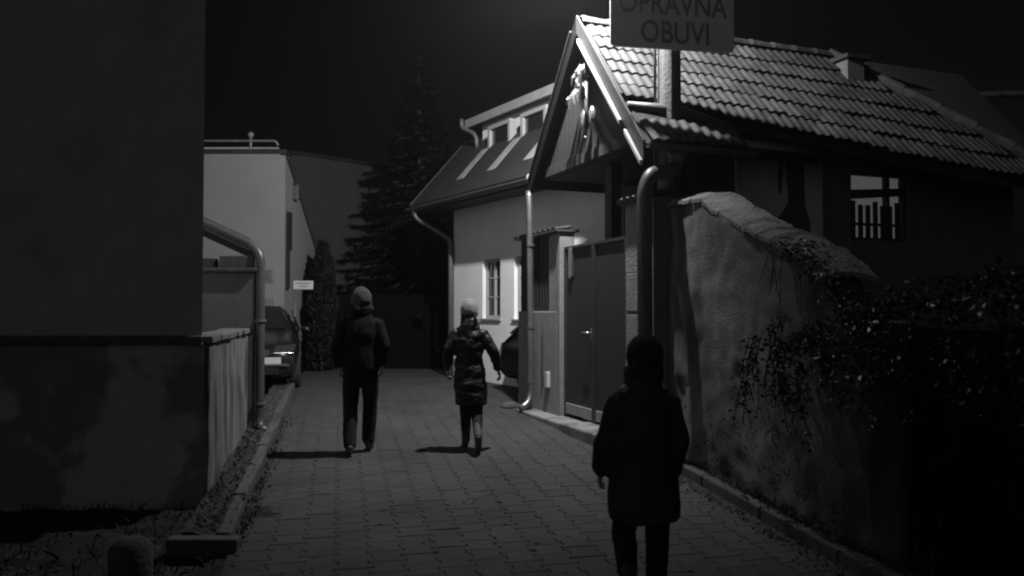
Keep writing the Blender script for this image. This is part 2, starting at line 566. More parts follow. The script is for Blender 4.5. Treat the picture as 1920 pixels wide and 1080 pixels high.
# sloping lean-to edge and rain pipe beside the pillar
lt = thing('lean_to_roof', 'dark sloping roof edge of lean-to behind the pillar', 'roof', (-4.4, 10.2, CZ))
MB().prism([(-6.6, 10.0, CZ + 2.42), (-3.30, 10.0, CZ + .90), (-3.16, 10.0, CZ + .74), (-3.30, 10.0, CZ + .74), (-6.6, 10.0, CZ + 2.26)], (-.6, 2.2, 0)).build('roof_slab', 'trimdark', lt)
MB().box((-6.4, 10.2, g(10)), (.12, 0, 0), (0, .12, 0), (0, 0, CZ + 1.75 - g(10))).build('post', 'wood', lt)
lp = thing('rain_pipe', 'dark bent rain pipe running down beside left pillar', 'pipe', (-3.0, 9.72, g(9.7)))
path = smooth_path([(-6.3, 9.9, CZ + 2.22), (-3.20, 9.76, CZ + .80), (-3.06, 9.72, CZ + .66), (-3.055, 9.72, g(9.7) + .2), (-3.04, 9.68, g(9.7) + .11), (-2.94, 9.62, g(9.7) + .06)])
MB().tube(path, .055, 12).build('pipe', 'pipedark', lp, smooth=True)
for zz in (-.15, -1.15):
    MB().tube([(-3.055, 9.72, CZ + zz), (-3.055, 9.72, CZ + zz + .03)], .072, 12).build('pipe_clip', 'zincdull', lp)

# ------------------------------------------------------------------ pale building behind the car
pb = thing('pale_building', 'pale smooth building with sloping dark verge and roof railing behind left car', 'building', (-6, 17.2, .55))
Y1, X1 = 17.2, -4.9
X2, Y2 = -4.66, 18.95
MB().box((-15, Y1, .4), (15 + X1, 0, 0), (0, .3, 0), (0, 0, CZ + 3.36 - .4)).build('front_wall', 'palewall', pb)
MB().prism([(X1 + .003, Y1 + .003, .4), (X2, Y2, .4), (X2, Y2, CZ + 1.37), (X1 + .003, Y1 + .003, CZ + 3.36)], (-.25, 0, 0)).build('side_wall', 'sidewall', pb)
MB().box((-15, Y1 - .04, CZ + 3.362), (15 + X1 + .04, 0, 0), (0, .4, 0), (0, 0, .07)).build('parapet_cap', 'trimdark', pb)
MB().prism([(X1 + .02, Y1 - .03, CZ + 3.36), (X2 + .02, Y2 + .03, CZ + 1.37), (X2 + .02, Y2 + .03, CZ + 1.46), (X1 + .02, Y1 - .03, CZ + 3.45)], (-.12, 0, 0)).build('verge_board', 'trimdark', pb)
MB().prism([(X1, Y1 + .3, CZ + 3.34), (X2 - .1, Y2, CZ + 1.36), (X2 - .1, Y2, CZ + 1.40), (X1, Y1 + .3, CZ + 3.38)], (-9, 0, 0)).build('back_roof', 'slate', pb)
rl = MB()
for zz in (3.50, 3.66):
    rl.tube(smooth_path([(-12, Y1 + .1, CZ + zz), (-5.14, Y1 + .1, CZ + zz), (-5.08, Y1 + .1, CZ + 3.56)]) if zz > 3.6 else [(-12, Y1 + .1, CZ + zz), (-5.06, Y1 + .1, CZ + zz)], .026, 8)
rl.build('railing', 'rail', pb, smooth=True)
for xx in (-5.68, -7.2, -8.7):
    MB().tube([(xx, Y1 + .1, CZ + 3.43), (xx, Y1 + .1, CZ + 3.74)], .03, 8).ball((xx, Y1 + .1, CZ + 3.79), .07).build('railing_post', 'rail', pb, smooth=True)
MB().box((-5.40, Y1 - .02, CZ + .57), (.28, 0, 0), (0, .018, 0), (0, 0, .30)).build('notice_plate', 'plate', pb, bevel=.004, label='dark square notice plate')
for k in range(5):
    MB().box((-5.36, Y1 - .0235, CZ + .62 + k * .045), (.2 - .02 * (k % 2), 0, 0), (0, .003, 0), (0, 0, .014)).build('notice_line', 'ink', pb)
MB().box((-5.42, Y1 - .12, CZ + .02), (.29, 0, 0), (0, .118, 0), (0, 0, .22)).build('letter_box', 'plate', pb, bevel=.008)
MB().box((-5.425, Y1 - .03, CZ - .16), (.3, 0, 0), (0, .028, 0), (0, 0, .17)).build('ledge_plate', 'zincdull', pb, bevel=.004)
wd = Vector((X2 - X1, Y2 - Y1, 0)).normalized()
wn_ = Vector((wd.y, -wd.x, 0))
def W(a, o, h): return Vector((X1, Y1, CZ + h)) + wd * a + wn_ * o
MB().box(W(.06, .005, 1.3), wd * .26, wn_ * .03, (0, 0, .82)).build('narrow_window', 'trimdark', pb)
MB().box(W(.05, .005, .45), wd * .1, wn_ * .06, (0, 0, .83)).build('drain_box', 'trimdark', pb)
MB().box(W(.24, .005, -1.36), wd * .55, wn_ * .02, (0, 0, 2.0)).build('door', 'sidewall', pb, bevel=.006)
MB().tube([W(.32, .03, -.25), W(.32, .09, -.25), W(.42, .09, -.25)], .02, 8).build('door_handle', 'steel', pb, smooth=True)
for k in range(4):
    MB().box(W(.98 + k * .18, .003, -1.02 - .0 * k), wd * .07, wn_ * .01, (0, 0, .62 - .1 * k)).build('vent_slot', 'black', pb)
lb = MB().box(W(.40, .005, 2.42), wd * .09, wn_ * .12, (0, 0, .34))
lb.build('wall_box', 'zincdull', pb, bevel=.01)
MB().tube([W(.3, .06, 2.78), W(.5, .1, 2.7)], .012, 6).build('wall_cable', 'trimdark', pb)
sg = thing('board_sign', 'small white board sign with two faint lines beside pale building', 'sign', (-4.4, 16.2, CZ))
MB().box((-4.43, 16.2, CZ + .405), (.40, 0, 0), (0, .02, 0), (0, 0, .175)).build('sign_board', 'platepale', sg, bevel=.004)
for k in range(2):
    MB().box((-4.36 + .06 * k, 16.196, CZ + .515 - k * .06), (.26 - .1 * k, 0, 0), (0, .003, 0), (0, 0, .024)).build('print_line', 'plate', sg)
MB().tube([(-4.40, 16.23, .5), (-4.40, 16.23, CZ + .56)], .018, 8).build('post', 'zincdull', sg, smooth=True)

# ------------------------------------------------------------------ far grey building, end fence, thuja, spruce
fb = thing('grey_building', 'large grey windowless building far behind the spruce', 'building', (-5, 24, .5))
MB().prism([(-6.1, 23, .3), (-3.95, 25.2, .3), (-2, 33, .3), (-14, 33, .3), (-14, 23, .3)], (0, 0, CZ + 4.15)).build('walls', 'greywall', fb)
MB().prism([(-6.15, 22.9, CZ + 4.452), (-3.85, 25.15, CZ + 4.452), (-1.9, 33.1, CZ + 4.452), (-14.1, 33.1, CZ + 4.452), (-14.1, 22.9, CZ + 4.452)], (0, 0, .1)).build('roof_edge', 'trimdark', fb)

ef = thing('board_fence', 'black upright board fence closing the far end of the lane', 'fence', (-2.8, 18.4, .56))
x = -4.55
while x < -.6:
    MB().box((x, 18.4 + random.uniform(-.008, .008), .5), (.148, 0, 0), (0, .025, 0), (0, 0, 1.75 + random.uniform(-.03, .03))).build('board', 'fencewood', ef)
    x += .16
for zz in (.8, 1.85):
    MB().box((-4.55, 18.432, zz), (4.1, 0, 0), (0, .05, 0), (0, 0, .09)).build('rail', 'fencewood', ef)

th = thing('thuja', 'slim dark thuja standing against the pale building end', 'shrub', (-4.2, 17.75, .56))
tf = MB()
for _ in range(5200):
    u = random.random() ** .8
    hgt = 3.0
    r = .36 * (1 - u ** 3) ** .6 * (.75 + .35 * noise.noise(Vector((u * 7, 0, 2)))) + .03
    an = random.uniform(0, 2 * math.pi)
    rr = r * (random.uniform(.5, 1.05))
    c = Vector((-4.2 + rr * math.cos(an), 17.75 + rr * math.sin(an), .6 + u * hgt * .92))
    d = Vector((random.gauss(0, .5) + math.cos(an) * .4, random.gauss(0, .5) + math.sin(an) * .4, 1)).normalized() * random.uniform(.06, .14)
    sd = Vector((random.gauss(0, 1), random.gauss(0, 1), random.gauss(0, .3))).normalized() * .03
    tf.add([c - sd, c + sd, c + sd * .4 + d, c - sd * .4 + d], [(0, 1, 2, 3)])
MB().tube([(-4.2, 17.75, .5), (-4.2, 17.75, 3.0)], [.05, .01], 7).build('trunk', 'bark', th)
tf.build('foliage', 'bush', th, fix=False)

sp = thing('spruce_tree', 'tall dark spruce with drooping ragged branches behind far fence', 'tree', (-2.45, 20.1, .56))
SPX, SPY = -2.35, 20.1
MB().tube([(SPX, SPY, .4), (SPX, SPY, 4), (SPX, SPY, 8.6)], [.2, .12, .01], 9).build('trunk', 'bark', sp, smooth=True)
nd, br = MB(), MB()
for k in range(210):
    u = (k + random.random()) / 210
    z = 1.2 + 7.3 * u
    L = (1.95 * (1 - u) ** .85 + .12) * random.uniform(.65, 1.15)
    an = k * 2.4 + random.uniform(-.4, .4)
    dx, dy = math.cos(an), math.sin(an)
    pts = []
    for i in range(7):
        q = i / 6
        pts.append(Vector((SPX + dx * L * q, SPY + dy * L * q, z + .12 * L * q - .42 * L * q * q + .16 * L * q ** 4)))
    br.tube(pts, [.03 * (1 - i / 7) + .004 for i in range(7)], 5)
    side = Vector((-dy, dx, 0))
    for i in range(int(110 * L) + 16):
        q = random.uniform(.12, 1.0)
        f = q * 6; i0 = min(int(f), 5)
        c = pts[i0].lerp(pts[i0 + 1], f - i0)
        sdir = random.choice((-1, 1))
        tw = (side * sdir * random.uniform(.4, 1) + Vector((dx, dy, 0)) * random.uniform(.2, .8) + Vector((0, 0, random.uniform(-.75, .1)))).normalized()
        ln = random.uniform(.12, .34) * (1.15 - .5 * q)
        wv = tw.cross(Vector((random.gauss(0, .4), random.gauss(0, .4), 1))).normalized() * random.uniform(.012, .03)
        nd.add([c - wv, c + wv, c + wv * .9 + tw * ln * .6, c + tw * ln, c - wv * .9 + tw * ln * .6], [(0, 1, 2, 3, 4)])
br.build('limbs', 'bark', sp)
nd.build('crown', 'needle', sp, fix=False)

# ------------------------------------------------------------------ the house beyond the gate
hs = thing('rendered_house', 'pale rendered house with steep dark roof and dormer behind the gate', 'house', H(3, 2, -1.36))
rh = lambda k: 2.1 + 1.127 * k
RK = 1.9
HB = .5 - CZ
WK = .55
def hwall(a0, a1, h0, h1, m_):
    m_.box(H(a0, WK, h0), HA * (a1 - a0), HN * .3, UP * (h1 - h0))
wl = MB()
W1, W2 = (2.04, 2.70), (3.18, 3.88)
WB, WT = -.17, .95
hwall(.85, 6.2, HB, WB, wl)
hwall(.85, 6.2, WT, 2.01, wl)
hwall(.85, W1[0], WB, WT, wl); hwall(W1[1], W2[0], WB, WT, wl); hwall(W2[1], 6.2, WB, WT, wl)
wl.build('front_wall', 'palewall2', hs)
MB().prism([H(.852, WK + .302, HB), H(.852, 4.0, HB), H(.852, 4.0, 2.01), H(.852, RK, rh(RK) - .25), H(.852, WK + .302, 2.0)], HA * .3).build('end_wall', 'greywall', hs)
for (a0, a1) in (W1, W2):
    f = MB()
    k0 = WK + .07
    for (x0, x1, z0, z1) in ((a0, a1, WB, WB + .06), (a0, a1, WT - .06, WT), (a0, a0 + .07, WB + .06, WT - .06), (a1 - .07, a1, WB + .06, WT - .06), ((a0 + a1) / 2 - .035, (a0 + a1) / 2 + .035, WB + .06, WT - .06)):
        f.box(H(x0, k0, z0), HA * (x1 - x0), HN * .06, UP * (z1 - z0))
    fr = f.build('window', 'frame', hs, bevel=.006)
    for hh in (.22, .58):
        MB().box(H(a0 + .071, k0 + .01, hh), HA * (a1 - a0 - .142), HN * .03, UP * .025).build('glazing_bar', 'frame', fr)
    MB().box(H(a0 + .05, k0 + .03, WB + .04), HA * (a1 - a0 - .1), HN * .01, UP * (WT - WB - .08)).build('pane', 'glass', fr)
    MB().box(H(a0 - .04, WK - .04, WB - .035), HA * (a1 - a0 + .08), HN * .2, UP * .033).build('sill', 'flash_and_light', fr)
# roof: 48 degrees
A0, A1 = -.02, 6.3
MB().prism([H(A0, 0, rh(0)), H(A0, RK, rh(RK)), H(A0, RK, rh(RK) + .09), H(A0, -.03, rh(0) + .06)], HA * (A1 - A0)).build('roof', 'slate', hs)
MB().prism([H(A0, RK + .002, rh(RK)), H(A0, 4.2, rh(0) - .2), H(A0, 4.2, rh(0) - .1), H(A0, RK + .002, rh(RK) + .09)], HA * (A1 - A0)).build('back_roof', 'slate', hs)
MB().box(H(A0, .02, 2.015), HA * (A1 - A0), HN * 1.0, UP * .05).build('soffit', 'board', hs)
MB().box(H(A0, -.0, 1.99), HA * (A1 - A0), HN * .018, UP * .12).build('fascia', 'deck', hs)
MB().prism([H(A0 - .03, -.02, rh(0) - .03), H(A0 - .03, RK, rh(RK) - .03), H(A0 - .03, RK, rh(RK) + .11), H(A0 - .03, -.02, rh(0) + .11)], HA * .028).build('verge_board', 'deck', hs)
gt = MB()
ring = []
def gutter(p0, p1, r, inn, thick=.006):
    m = MB()
    d = (p1 - p0).normalized()
    n = 9
    rings = []
    for p in (p0, p1):
        rr = []
        for i in range(n):
            th = math.pi * i / (n - 1)
            rr.append(p + inn * (r * math.cos(th)) - UP * (r * math.sin(th)))
        for i in range(n - 1, -1, -1):
            th = math.pi * i / (n - 1)
            rr.append(p + inn * ((r - thick) * math.cos(th)) - UP * ((r - thick) * math.sin(th)))
        rings.append(rr)
    m.loft(rings)
    return m
gutter(H(.02, -.085, 2.09), H(4.75, -.085, 2.085), .075, HN).build('gutter', 'zincdull', hs, smooth=False)
MB().ball(H(4.72, -.085, 2.08), .085).build('gutter_end', 'white', hs, smooth=True)
MB().tube(smooth_path([H(.32, -.085, 2.04), H(.34, -.06, 1.88), H(.86, WK - .1, 1.42), H(.88, WK - .085, 1.25), H(.88, WK - .085, HB)]), .052, 10).build('downpipe', 'zincdull', hs, smooth=True)
# dormer
DK = 1.15
MB().box(H(.98, DK, rh(DK) - .05), HA * 5.1, HN * .25, UP * (3.80 - rh(DK) + .05)).build('dormer_wall', 'palewall2', hs)
MB().prism([H(.68, .93, 3.78), H(.68, .93, 3.95), H(.68, 2.1, 4.45), H(.68, 2.1, 4.34), H(.68, 1.4, 3.80)], HA * 5.5).build('dormer_roof', 'slate', hs)
MB().box(H(.66, .905, 3.775), HA * 5.5, HN * .022, UP * .17).build('dormer_fascia', 'flash_and_light', hs)
MB().tube(smooth_path([H(.60, .86, 3.98), H(.60, .86, 3.80), H(.93, 1.02, 3.62), H(.95, 1.04, 3.3)]), .045, 10).build('dormer_pipe', 'zincdull', hs, smooth=True)
RT = lambda k: 2.164 + 1.125 * (k + .03)
for a0 in (1.65, 2.86, 4.1):
    f = MB()
    a1, z0, z1, k0 = a0 + .85, rh(.88) - .05, 3.62, .88
    for (x0, x1, y0, y1) in ((a0, a1, z1 - .08, z1), (a0, a0 + .09, z0, z1 - .08), (a1 - .09, a1, z0, z1 - .08)):
        f.box(H(x0, k0, y0), HA * (x1 - x0), HN * .15, UP * (y1 - y0))
    fr = f.build('dormer_window', 'frame', hs, bevel=.006)
    MB().box(H(a0 + .09, k0 + .06, z0), HA * (a1 - a0 - .18), HN * .03, UP * (z1 - z0 - .08)).build('pane', 'glass', fr)
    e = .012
    MB().prism([H(a0 - .22, .30, RT(.30)), H(a0 + .05, .30, RT(.30)), H(a0 + .05, .875, RT(.875)), H(a0 - .22, .875, RT(.875))], (0, 0, e)).build('roof_light_patch', 'flash_and_light', hs)  # patch of light on the roof, put in as a pale strip

# ------------------------------------------------------------------ tiled gatehouse with shop
gh = thing('tiled_gatehouse', 'gabled gateway roof with wavy clay tiles joined to the shop', 'gatehouse', G(1.5, .3, -1.5))
PH = 1.15
RZ = lambda t: 3.62 - PH * abs(t)
S0 = -.07                                     # gable overhang
te = lambda s: min(1.0 + .128 * max(s - .3, 0), 1.62)
# decks under the tiles
MB().sheet(14, 4, lambda u, v: G(S0 + 6.5 * u, te(S0 + 6.5 * u) * v, RZ(te(S0 + 6.5 * u) * v) - .0), (0, 0, -.05)).build('roof_deck', 'deck', gh)
MB().prism([G(S0, 0, RZ(0)), G(S0, -1.6, RZ(1.6)), G(S0, -1.6, RZ(1.6) - .05), G(S0, 0, RZ(0) - .06)], GS * 5).build('yard_roof', 'slate', gh)
# tiles
TW, TL = .245, .41
def tile_mb():
    m = MB()
    n = 10
    prof = []
    for i in range(n + 1):
        u = i / n
        zz = .021 * (1 - math.cos(2 * math.pi * u * 2)) / 2 + .004 * math.sin(2 * math.pi * u * 2)
        prof.append((TW * (u - .5) * 1.02, zz))
    vs = [Vector((x, -TL / 2, z)) for x, z in prof] + [Vector((x, TL / 2, z)) for x, z in prof] + [Vector((x, TL / 2, z - .022)) for x, z in prof]
    k = n + 1
    fs = [(i, i + 1, k + i + 1, k + i) for i in range(n)] + [(k + i, k + i + 1, 2 * k + i + 1, 2 * k + i) for i in range(n)]
    m.add(vs, fs)
    return m
tile_me = tile_mb().mesh('roof_tile', fix=False)
tile_me.materials.append(M['tile'])
def put_tile(s, t, rowdir, extra=0.0, base=None):
    c = G(s, t, RZ(t) if base is None else base(t))
    dn = (GT - UP * PH).normalized()
    x = (rowdir - dn * rowdir.dot(dn)).normalized()
    x = (x + UP * random.gauss(0, .012) + dn * random.gauss(0, .016)).normalized()
    dn = (dn - x * dn.dot(x)).normalized()
    nz = x.cross(dn)
    if nz.z < 0: nz = -nz; x = -x
    # lift the lower end over the next course
    c = c + dn * (random.gauss(0, .006) + (.03 if random.random() < .03 else 0))
    tilt = .075 + random.gauss(0, .012)
    d2 = (dn + nz * tilt).normalized()
    n2 = x.cross(d2)
    if n2.z < 0: n2 = -n2
    mtx = axes(c + nz * (.022 + extra + random.gauss(0, .003)), x, d2, n2)
    return inst('roof_tile', tile_me, mtx, gh)
ROWS = 6
for r in range(ROWS):
    for c in range(26):
        s = S0 + .08 + TW * (c + .5)
        t = te(s) * (r + .62) / ROWS
        if s > 3.85 + 2.3 * (t / 1.5): continue
        if abs(s - .505) < .0: continue
        t2 = te(s + .1) * (r + .62) / ROWS
        rd = (G(s + .1, t2, RZ(t2)) - G(s, t, RZ(t))).normalized()
        put_tile(s, t, rd)
# ridge tiles
for c in range(11):
    s = S0 + .02 + .36 * c
    m = MB()
    rings = []
    for (q, rr) in ((0, .1), (.05, .112), (.05, .104), (.38, .092)):
        rings.append([G(s + q, -math.cos(math.pi * i / 8) * rr, 3.60 + math.sin(math.pi * i / 8) * rr * .95) for i in range(9)] + [G(s + q, math.cos(math.pi * i / 8) * rr * .9, 3.60 + math.sin(math.pi * i / 8) * rr * .82) for i in range(9)])
    m.loft(rings)
    m.build('ridge_tile', 'tile', gh, smooth=False)
for c in range(6):
    q0, q1 = c / 6, (c + 1.12) / 6
    e0, e1 = G(3.86 + 2.3 * q0, 1.5 * q0, RZ(1.5 * q0) + .045), G(3.86 + 2.3 * q1, 1.5 * q1, RZ(1.5 * q1) + .055)
    MB().tube([e0, e1], [.085, .10], 12, flat=.6, up=(.35, -.937, .4)).build('hip_tile', 'tile', gh)
# lower skirt roof
low = lambda t: RZ(t) + .05
MB().prism([G(S0, 1.28, low(1.28) - .02), G(S0, 1.64, low(1.64) - .02), G(S0, 1.64, low(1.64) - .07), G(S0, 1.28, low(1.28) - .07)], GS * 1.22).build('skirt_deck', 'deck', gh)
for c in range(5):
    s = S0 + .08 + TW * (c + .5)
    put_tile(s, 1.50, GS.copy(), 0, low)
fl = MB()
fl.tube([G(S0 + .03, 1.20, 2.27), G(.6, 1.25, 2.25), G(.9, 1.32, 2.16), G(1.25, 1.36, 2.08)], [.05, .075, .06, .04], 10)
fl.build('flashing_roll', 'zincdull', gh, smooth=True)
# eave fascia and rafters under the main slope
MB().sheet(14, 1, lambda u, v: G(.7 + 5.6 * u, te(.7 + 5.6 * u) - .03, RZ(te(.7 + 5.6 * u)) - .005 - .15 * v), tuple(GT * -.03)).build('fascia', 'deck', gh)
for k in range(9):
    s = .9 + .62 * k
    t1 = te(s) - .05
    MB().prism([G(s, .2, RZ(.2) - .06), G(s, t1, RZ(t1) - .06), G(s, t1, RZ(t1) - .15), G(s, .2, RZ(.2) - .15)], GS * .07).build('rafter', 'wood', gh)
# barge boards
for sg_, L_ in ((1, 1.66), (-1, 1.62)):
    b = MB().prism([G(S0 - .03, 0, 3.70), G(S0 - .03, sg_ * L_, 3.70 - PH * L_), G(S0 - .03, sg_ * L_, 3.70 - PH * L_ - .22), G(S0 - .03, 0, 3.70 - .24)], GS * .03)
    b.build('barge_board', 'board' if sg_ > 0 else 'black', gh, bevel=.004)
    segs = ((.10, 1.19), (1.30, 1.655)) if sg_ > 0 else ((.12, 1.6),)
    for (q0, q1) in segs:
        off, hh = (.28, .06) if sg_ > 0 else (.045, .02)
        MB().prism([G(S0 - .07, sg_ * q0, 3.70 - PH * q0 - off), G(S0 - .07, sg_ * q1, 3.70 - PH * q1 - off), G(S0 - .07, sg_ * q1, 3.70 - PH * q1 - off + hh), G(S0 - .07, sg_ * q0, 3.70 - PH * q0 - off + hh)], GS * .038).build('barge_trim', 'white' if sg_ > 0 else 'deck', gh, bevel=.006)
# gable infill boards, each its own
x = -1.42
while x < 1.42:
    w_ = .128
    t0, t1 = x, min(x + w_, 1.42)
    h0 = 2.0
    ha, hb = RZ(t0) - .09, RZ(t1) - .09
    if max(ha, hb) > h0 + .03:
        MB().prism([G(.07, t0 + .0003, h0), G(.07, t1 - .0003, h0), G(.07, t1 - .002, max(hb, h0 + .01)), G(.07, t0 + .002, max(ha, h0 + .01))], GS * .024).build('gable_board', 'gable', gh)
    x += w_ + .0012
MB().box(G(.05, -1.46, 1.86), GT * 2.92, GS * .14, UP * .138).build('tie_beam', 'wood', gh, bevel=.006)
MB().box(G(.16, -1.45, 1.84), GT * 2.9, GS * 2.6, UP * .02).build('porch_ceiling', 'wood', gh)
MB().box(G(2.2, -.15, -1.4), GT * .2, GS * .2, UP * 3.2).build('porch_post', 'wood', gh, bevel=.01)
MB().box(G(.30, -.02, .60), GT * .18, GS * .16, UP * 1.23).build('porch_post', 'wood', gh, bevel=.01)
# shop wall under the main eave
SW = .92
def swall(s0, s1, h0, h1):
    MB().box(G(s0, SW, h0), GS * (s1 - s0), GT * -.2, UP * (h1 - h0)).build('shop_wall', 'shop', gh)
swall(.75, 3.37, -1.5, 2.42); swall(4.35, 6.3, -1.5, 2.42)
swall(3.372, 4.348, -1.5, .90); swall(3.372, 4.348, 1.80, 2.42)
wf = MB()
for (a0, a1, b0, b1) in ((3.372, 4.348, .902, .94), (3.372, 4.348, 1.76, 1.798), (3.372, 3.42, .942, 1.758), (4.30, 4.348, .942, 1.758), (4.02, 4.07, .942, 1.758)):
    wf.box(G(a0, SW - .04, b0), GS * (a1 - a0), GT * -.08, UP * (b1 - b0))
wf = wf.build('window_opening', 'wood', gh)
MB().box(G(3.38, SW - .14, .91), GS * .96, GT * -.01, UP * .88).build('pane', 'lit', wf)  # glowing sheet added in place of the bright wall beyond the opening
MB().prism([G(3.42, SW - .05, 1.44), G(4.30, SW - .05, 1.52), G(4.30, SW - .05, 1.62), G(3.42, SW - .05, 1.56)][::1], GT * -.05).build('cross_beam', 'wood', wf)
MB().box(G(3.42, SW - .055, 1.10), GS * .88, GT * -.03, UP * .035).build('picket_rail', 'wood', wf)
for k in range(7):
    MB().box(G(3.44 + .125 * k, SW - .056, .942), GS * .065, GT * -.025, UP * (.43 + .05 * (k % 3 == 0))).build('picket', 'wood', wf)
# painted board with a boot
pbd = MB().box(G(1.57, SW + .06, .70), GS * 1.30, GT * -.04, UP * 1.36).build('painted_panel', 'panel', gh, bevel=.006)
boot = [(.72, 1.22), (1.00, 1.16), (1.02, .60), (1.10, .38), (1.08, .16), (.86, .10), (.80, .20), (.55, .10), (.20, .12), (.13, .24), (.30, .36), (.60, .42), (.76, .62)]
MB().prism([G(1.57 + a, SW + .062, .70 + b) for a, b in boot], GT * .003).build('boot_picture', 'print', pbd)
MB().prism([G(1.57 + a, SW + .062, .70 + b) for a, b in ((.66, .75), (.70, 1.25), (.675, 1.25), (.60, .98), (.62, .72))], GT * .003).build('bootlace_picture', 'print', pbd)
MB().box(G(.76, SW + .03, -1.5), GS * .10, GT * -.03, UP * 3.8).build('corner_post', 'wood', gh)
# big rain pipe off the skirt roof
MB().tube(smooth_path([G(.33, 1.60, 1.66), G(.32, 1.62, 1.52), G(-.10, 1.79, 1.40), G(-.165, 1.79, 1.22), G(-.16, 1.79, -1.55)]), .078, 14).build('rain_pipe', 'zincdull', gh, smooth=True)
MB().tube([G(.35, 1.60, 1.58), G(.35, 1.60, 1.72)], [.08, .13], 12).build('pipe_hopper', 'zincdull', gh, smooth=True)
gutter(G(S0, 1.70, 1.76), G(1.3, 1.70, 1.74), .06, GT * -1).build('gutter', 'zincdull', gh)
# slim rain pipe left of the gate
sl_ = MB().tube(smooth_path([G(-.10, -1.62, 1.70), G(-.10, -1.60, 1.55), G(-.10, -1.30, 1.38) if False else G(-.10, -1.58, 1.3), G(-.09, -1.56, -1.22), G(-.15, -1.53, -1.33), G(-.28, -1.50, -1.40)]), .048, 12)
sl_.build('slim_pipe', 'zinc', gh, smooth=True)
for hh in (-.27, -1.05, .9):
    MB().tube([G(-.093, -1.565, hh), G(-.093, -1.565, hh + .035)], .058, 12).build('pipe_clip', 'zinc', gh)

# ------------------------------------------------------------------ fence left of the gate
fe = thing('slatted_fence', 'rendered fence bay with dark upright slats left of the gate', 'fence', G(0, -1.5, -1.5))
MB().box(G(0, -2.3, -1.5), GT * 1.44, GS * .2, UP * 1.47).build('base_wall', 'fence', fe, bevel=.01)
MB().box(G(0, -.98 + .12, -1.5), GT * .11, GS * .22, UP * 2.55).build('gate_jamb', 'fence', fe, bevel=.01)
MB().box(G(.02, -1.16, -.028), GT * .26, GS * .18, UP * 1.07).build('side_post', 'fence', fe, bevel=.008)
for k in range(10):
    MB().box(G(.04 + random.uniform(-.004, .004), -2.28 + k * .112, -.028), GT * .085, GS * .03, UP * (1.06 + random.uniform(-.008, .008))).build('slat', 'trimdark', fe, bevel=.004)
MB().box(G(.075, -2.28, .2), GT * 1.1, GS * .04, UP * .06).build('slat_rail', 'trimdark', fe)
MB().box(G(-.06, -2.34, 1.045), GT * 1.62, GS * .34, UP * .03).build('coping', 'darkcap', fe)
for k in range(9):
    p0, p1 = G(-.05, -2.26 + k * .175, 1.085), G(.20, -2.26 + k * .175, 1.12)
    MB().tube([p0, p1], [.082, .08], 10, flat=.3, up=(.35, -.937, 0)).build('coping_tile', 'darkcap', fe)
MB().box(G(-.05, -1.16, -.55 - .52), GT * .09, GS * .048, UP * .21).build('white_plate', 'platepale', fe, bevel=.004)
MB().tube([G(-.02, -1.28, -.2), G(-.02, -1.28, -.95)], .012, 6).build('cable_conduit', 'steel', fe)

# ------------------------------------------------------------------ double metal gate
ga = thing('metal_gate', 'dark sheet metal double gate with lever handle and pale oval plate', 'gate', G(.1, .1, -1.42))
L0, LM, L1 = -.735, .14, .985
for (a, b) in ((L0, LM - .006), (LM + .006, L1)):
    lf = MB().box(G(.08, a + .045, -1.24), GT * (b - a - .09), GS * .02, UP * 2.03).build('gate_leaf', 'gate', ga)
    fr_ = MB()
    fr_.box(G(.055, a, -1.375), GT * .045, GS * .055, UP * 2.21); fr_.box(G(.055, b - .045, -1.375), GT * .045, GS * .055, UP * 2.21)
    fr_.box(G(.055, a + .046, .795), GT * (b - a - .092), GS * .055, UP * .04)
    fr_.build('leaf_frame', 'gate', lf, bevel=.004)
    MB().box(G(.060, a + .046, -1.375), GT * (b - a - .092), GS * .045, UP * .134).build('kick_board', 'fence', lf, bevel=.004)
MB().prism([G(.05, -.53 + .062 * math.cos(q) , .61 + (.16 if math.sin(q) > 0 else -.16) + .062 * math.sin(q)) for q in [2 * math.pi * i / 24 + .05 for i in range(24)]], GS * .028).build('oval_plate', 'board', ga, bevel=.006)
MB().prism([G(.046, -.53 + .045 * math.cos(q) , .61 + (.16 if math.sin(q) > 0 else -.16) + .045 * math.sin(q)) for q in [2 * math.pi * i / 24 + .05 for i in range(24)]], GS * .0035).build('plate_face', 'plate', ga)
MB().tube([G(.055, .09, -.29), G(-.01, .09, -.29), G(-.012, -.06, -.29)], .011, 8).build('lever_handle', 'steel', ga, smooth=True)
MB().box(G(.05, .065, -.40), GT * .045, GS * .008, UP * .17).build('lock_plate', 'steel', ga, bevel=.002)

st1 = thing('door_step', 'worn concrete step slab in front of the metal gate', 'step', G(-.15, .3, -1.5))
MB().box(G(-.30, -.02, -1.60), GT * 1.25, GS * .50, UP * .195).build('slab', 'slab', st1, bevel=.02)
st2 = thing('door_step', 'narrower concrete step slab below the slim pale pipe', 'step', G(-.15, -1, -1.5))
MB().box(G(-.26, -1.75, -1.60), GT * 1.72, GS * .46, UP * .175).build('slab', 'slab', st2, bevel=.02)
st3 = thing('stone_block', 'rough stone block at the far end of the gate step', 'stone', G(-.3, -1.9, -1.48))
blk = MB().ball(G(-.22, -2.0, -1.44), .16, .14, .1, 10, 7)
for v in blk.v: v += Vector((noise.noise(v * 6), noise.noise(v * 6 + UP * 5), noise.noise(v * 6 - UP * 9))) * .05
blk.build('block', 'kerb', st3)

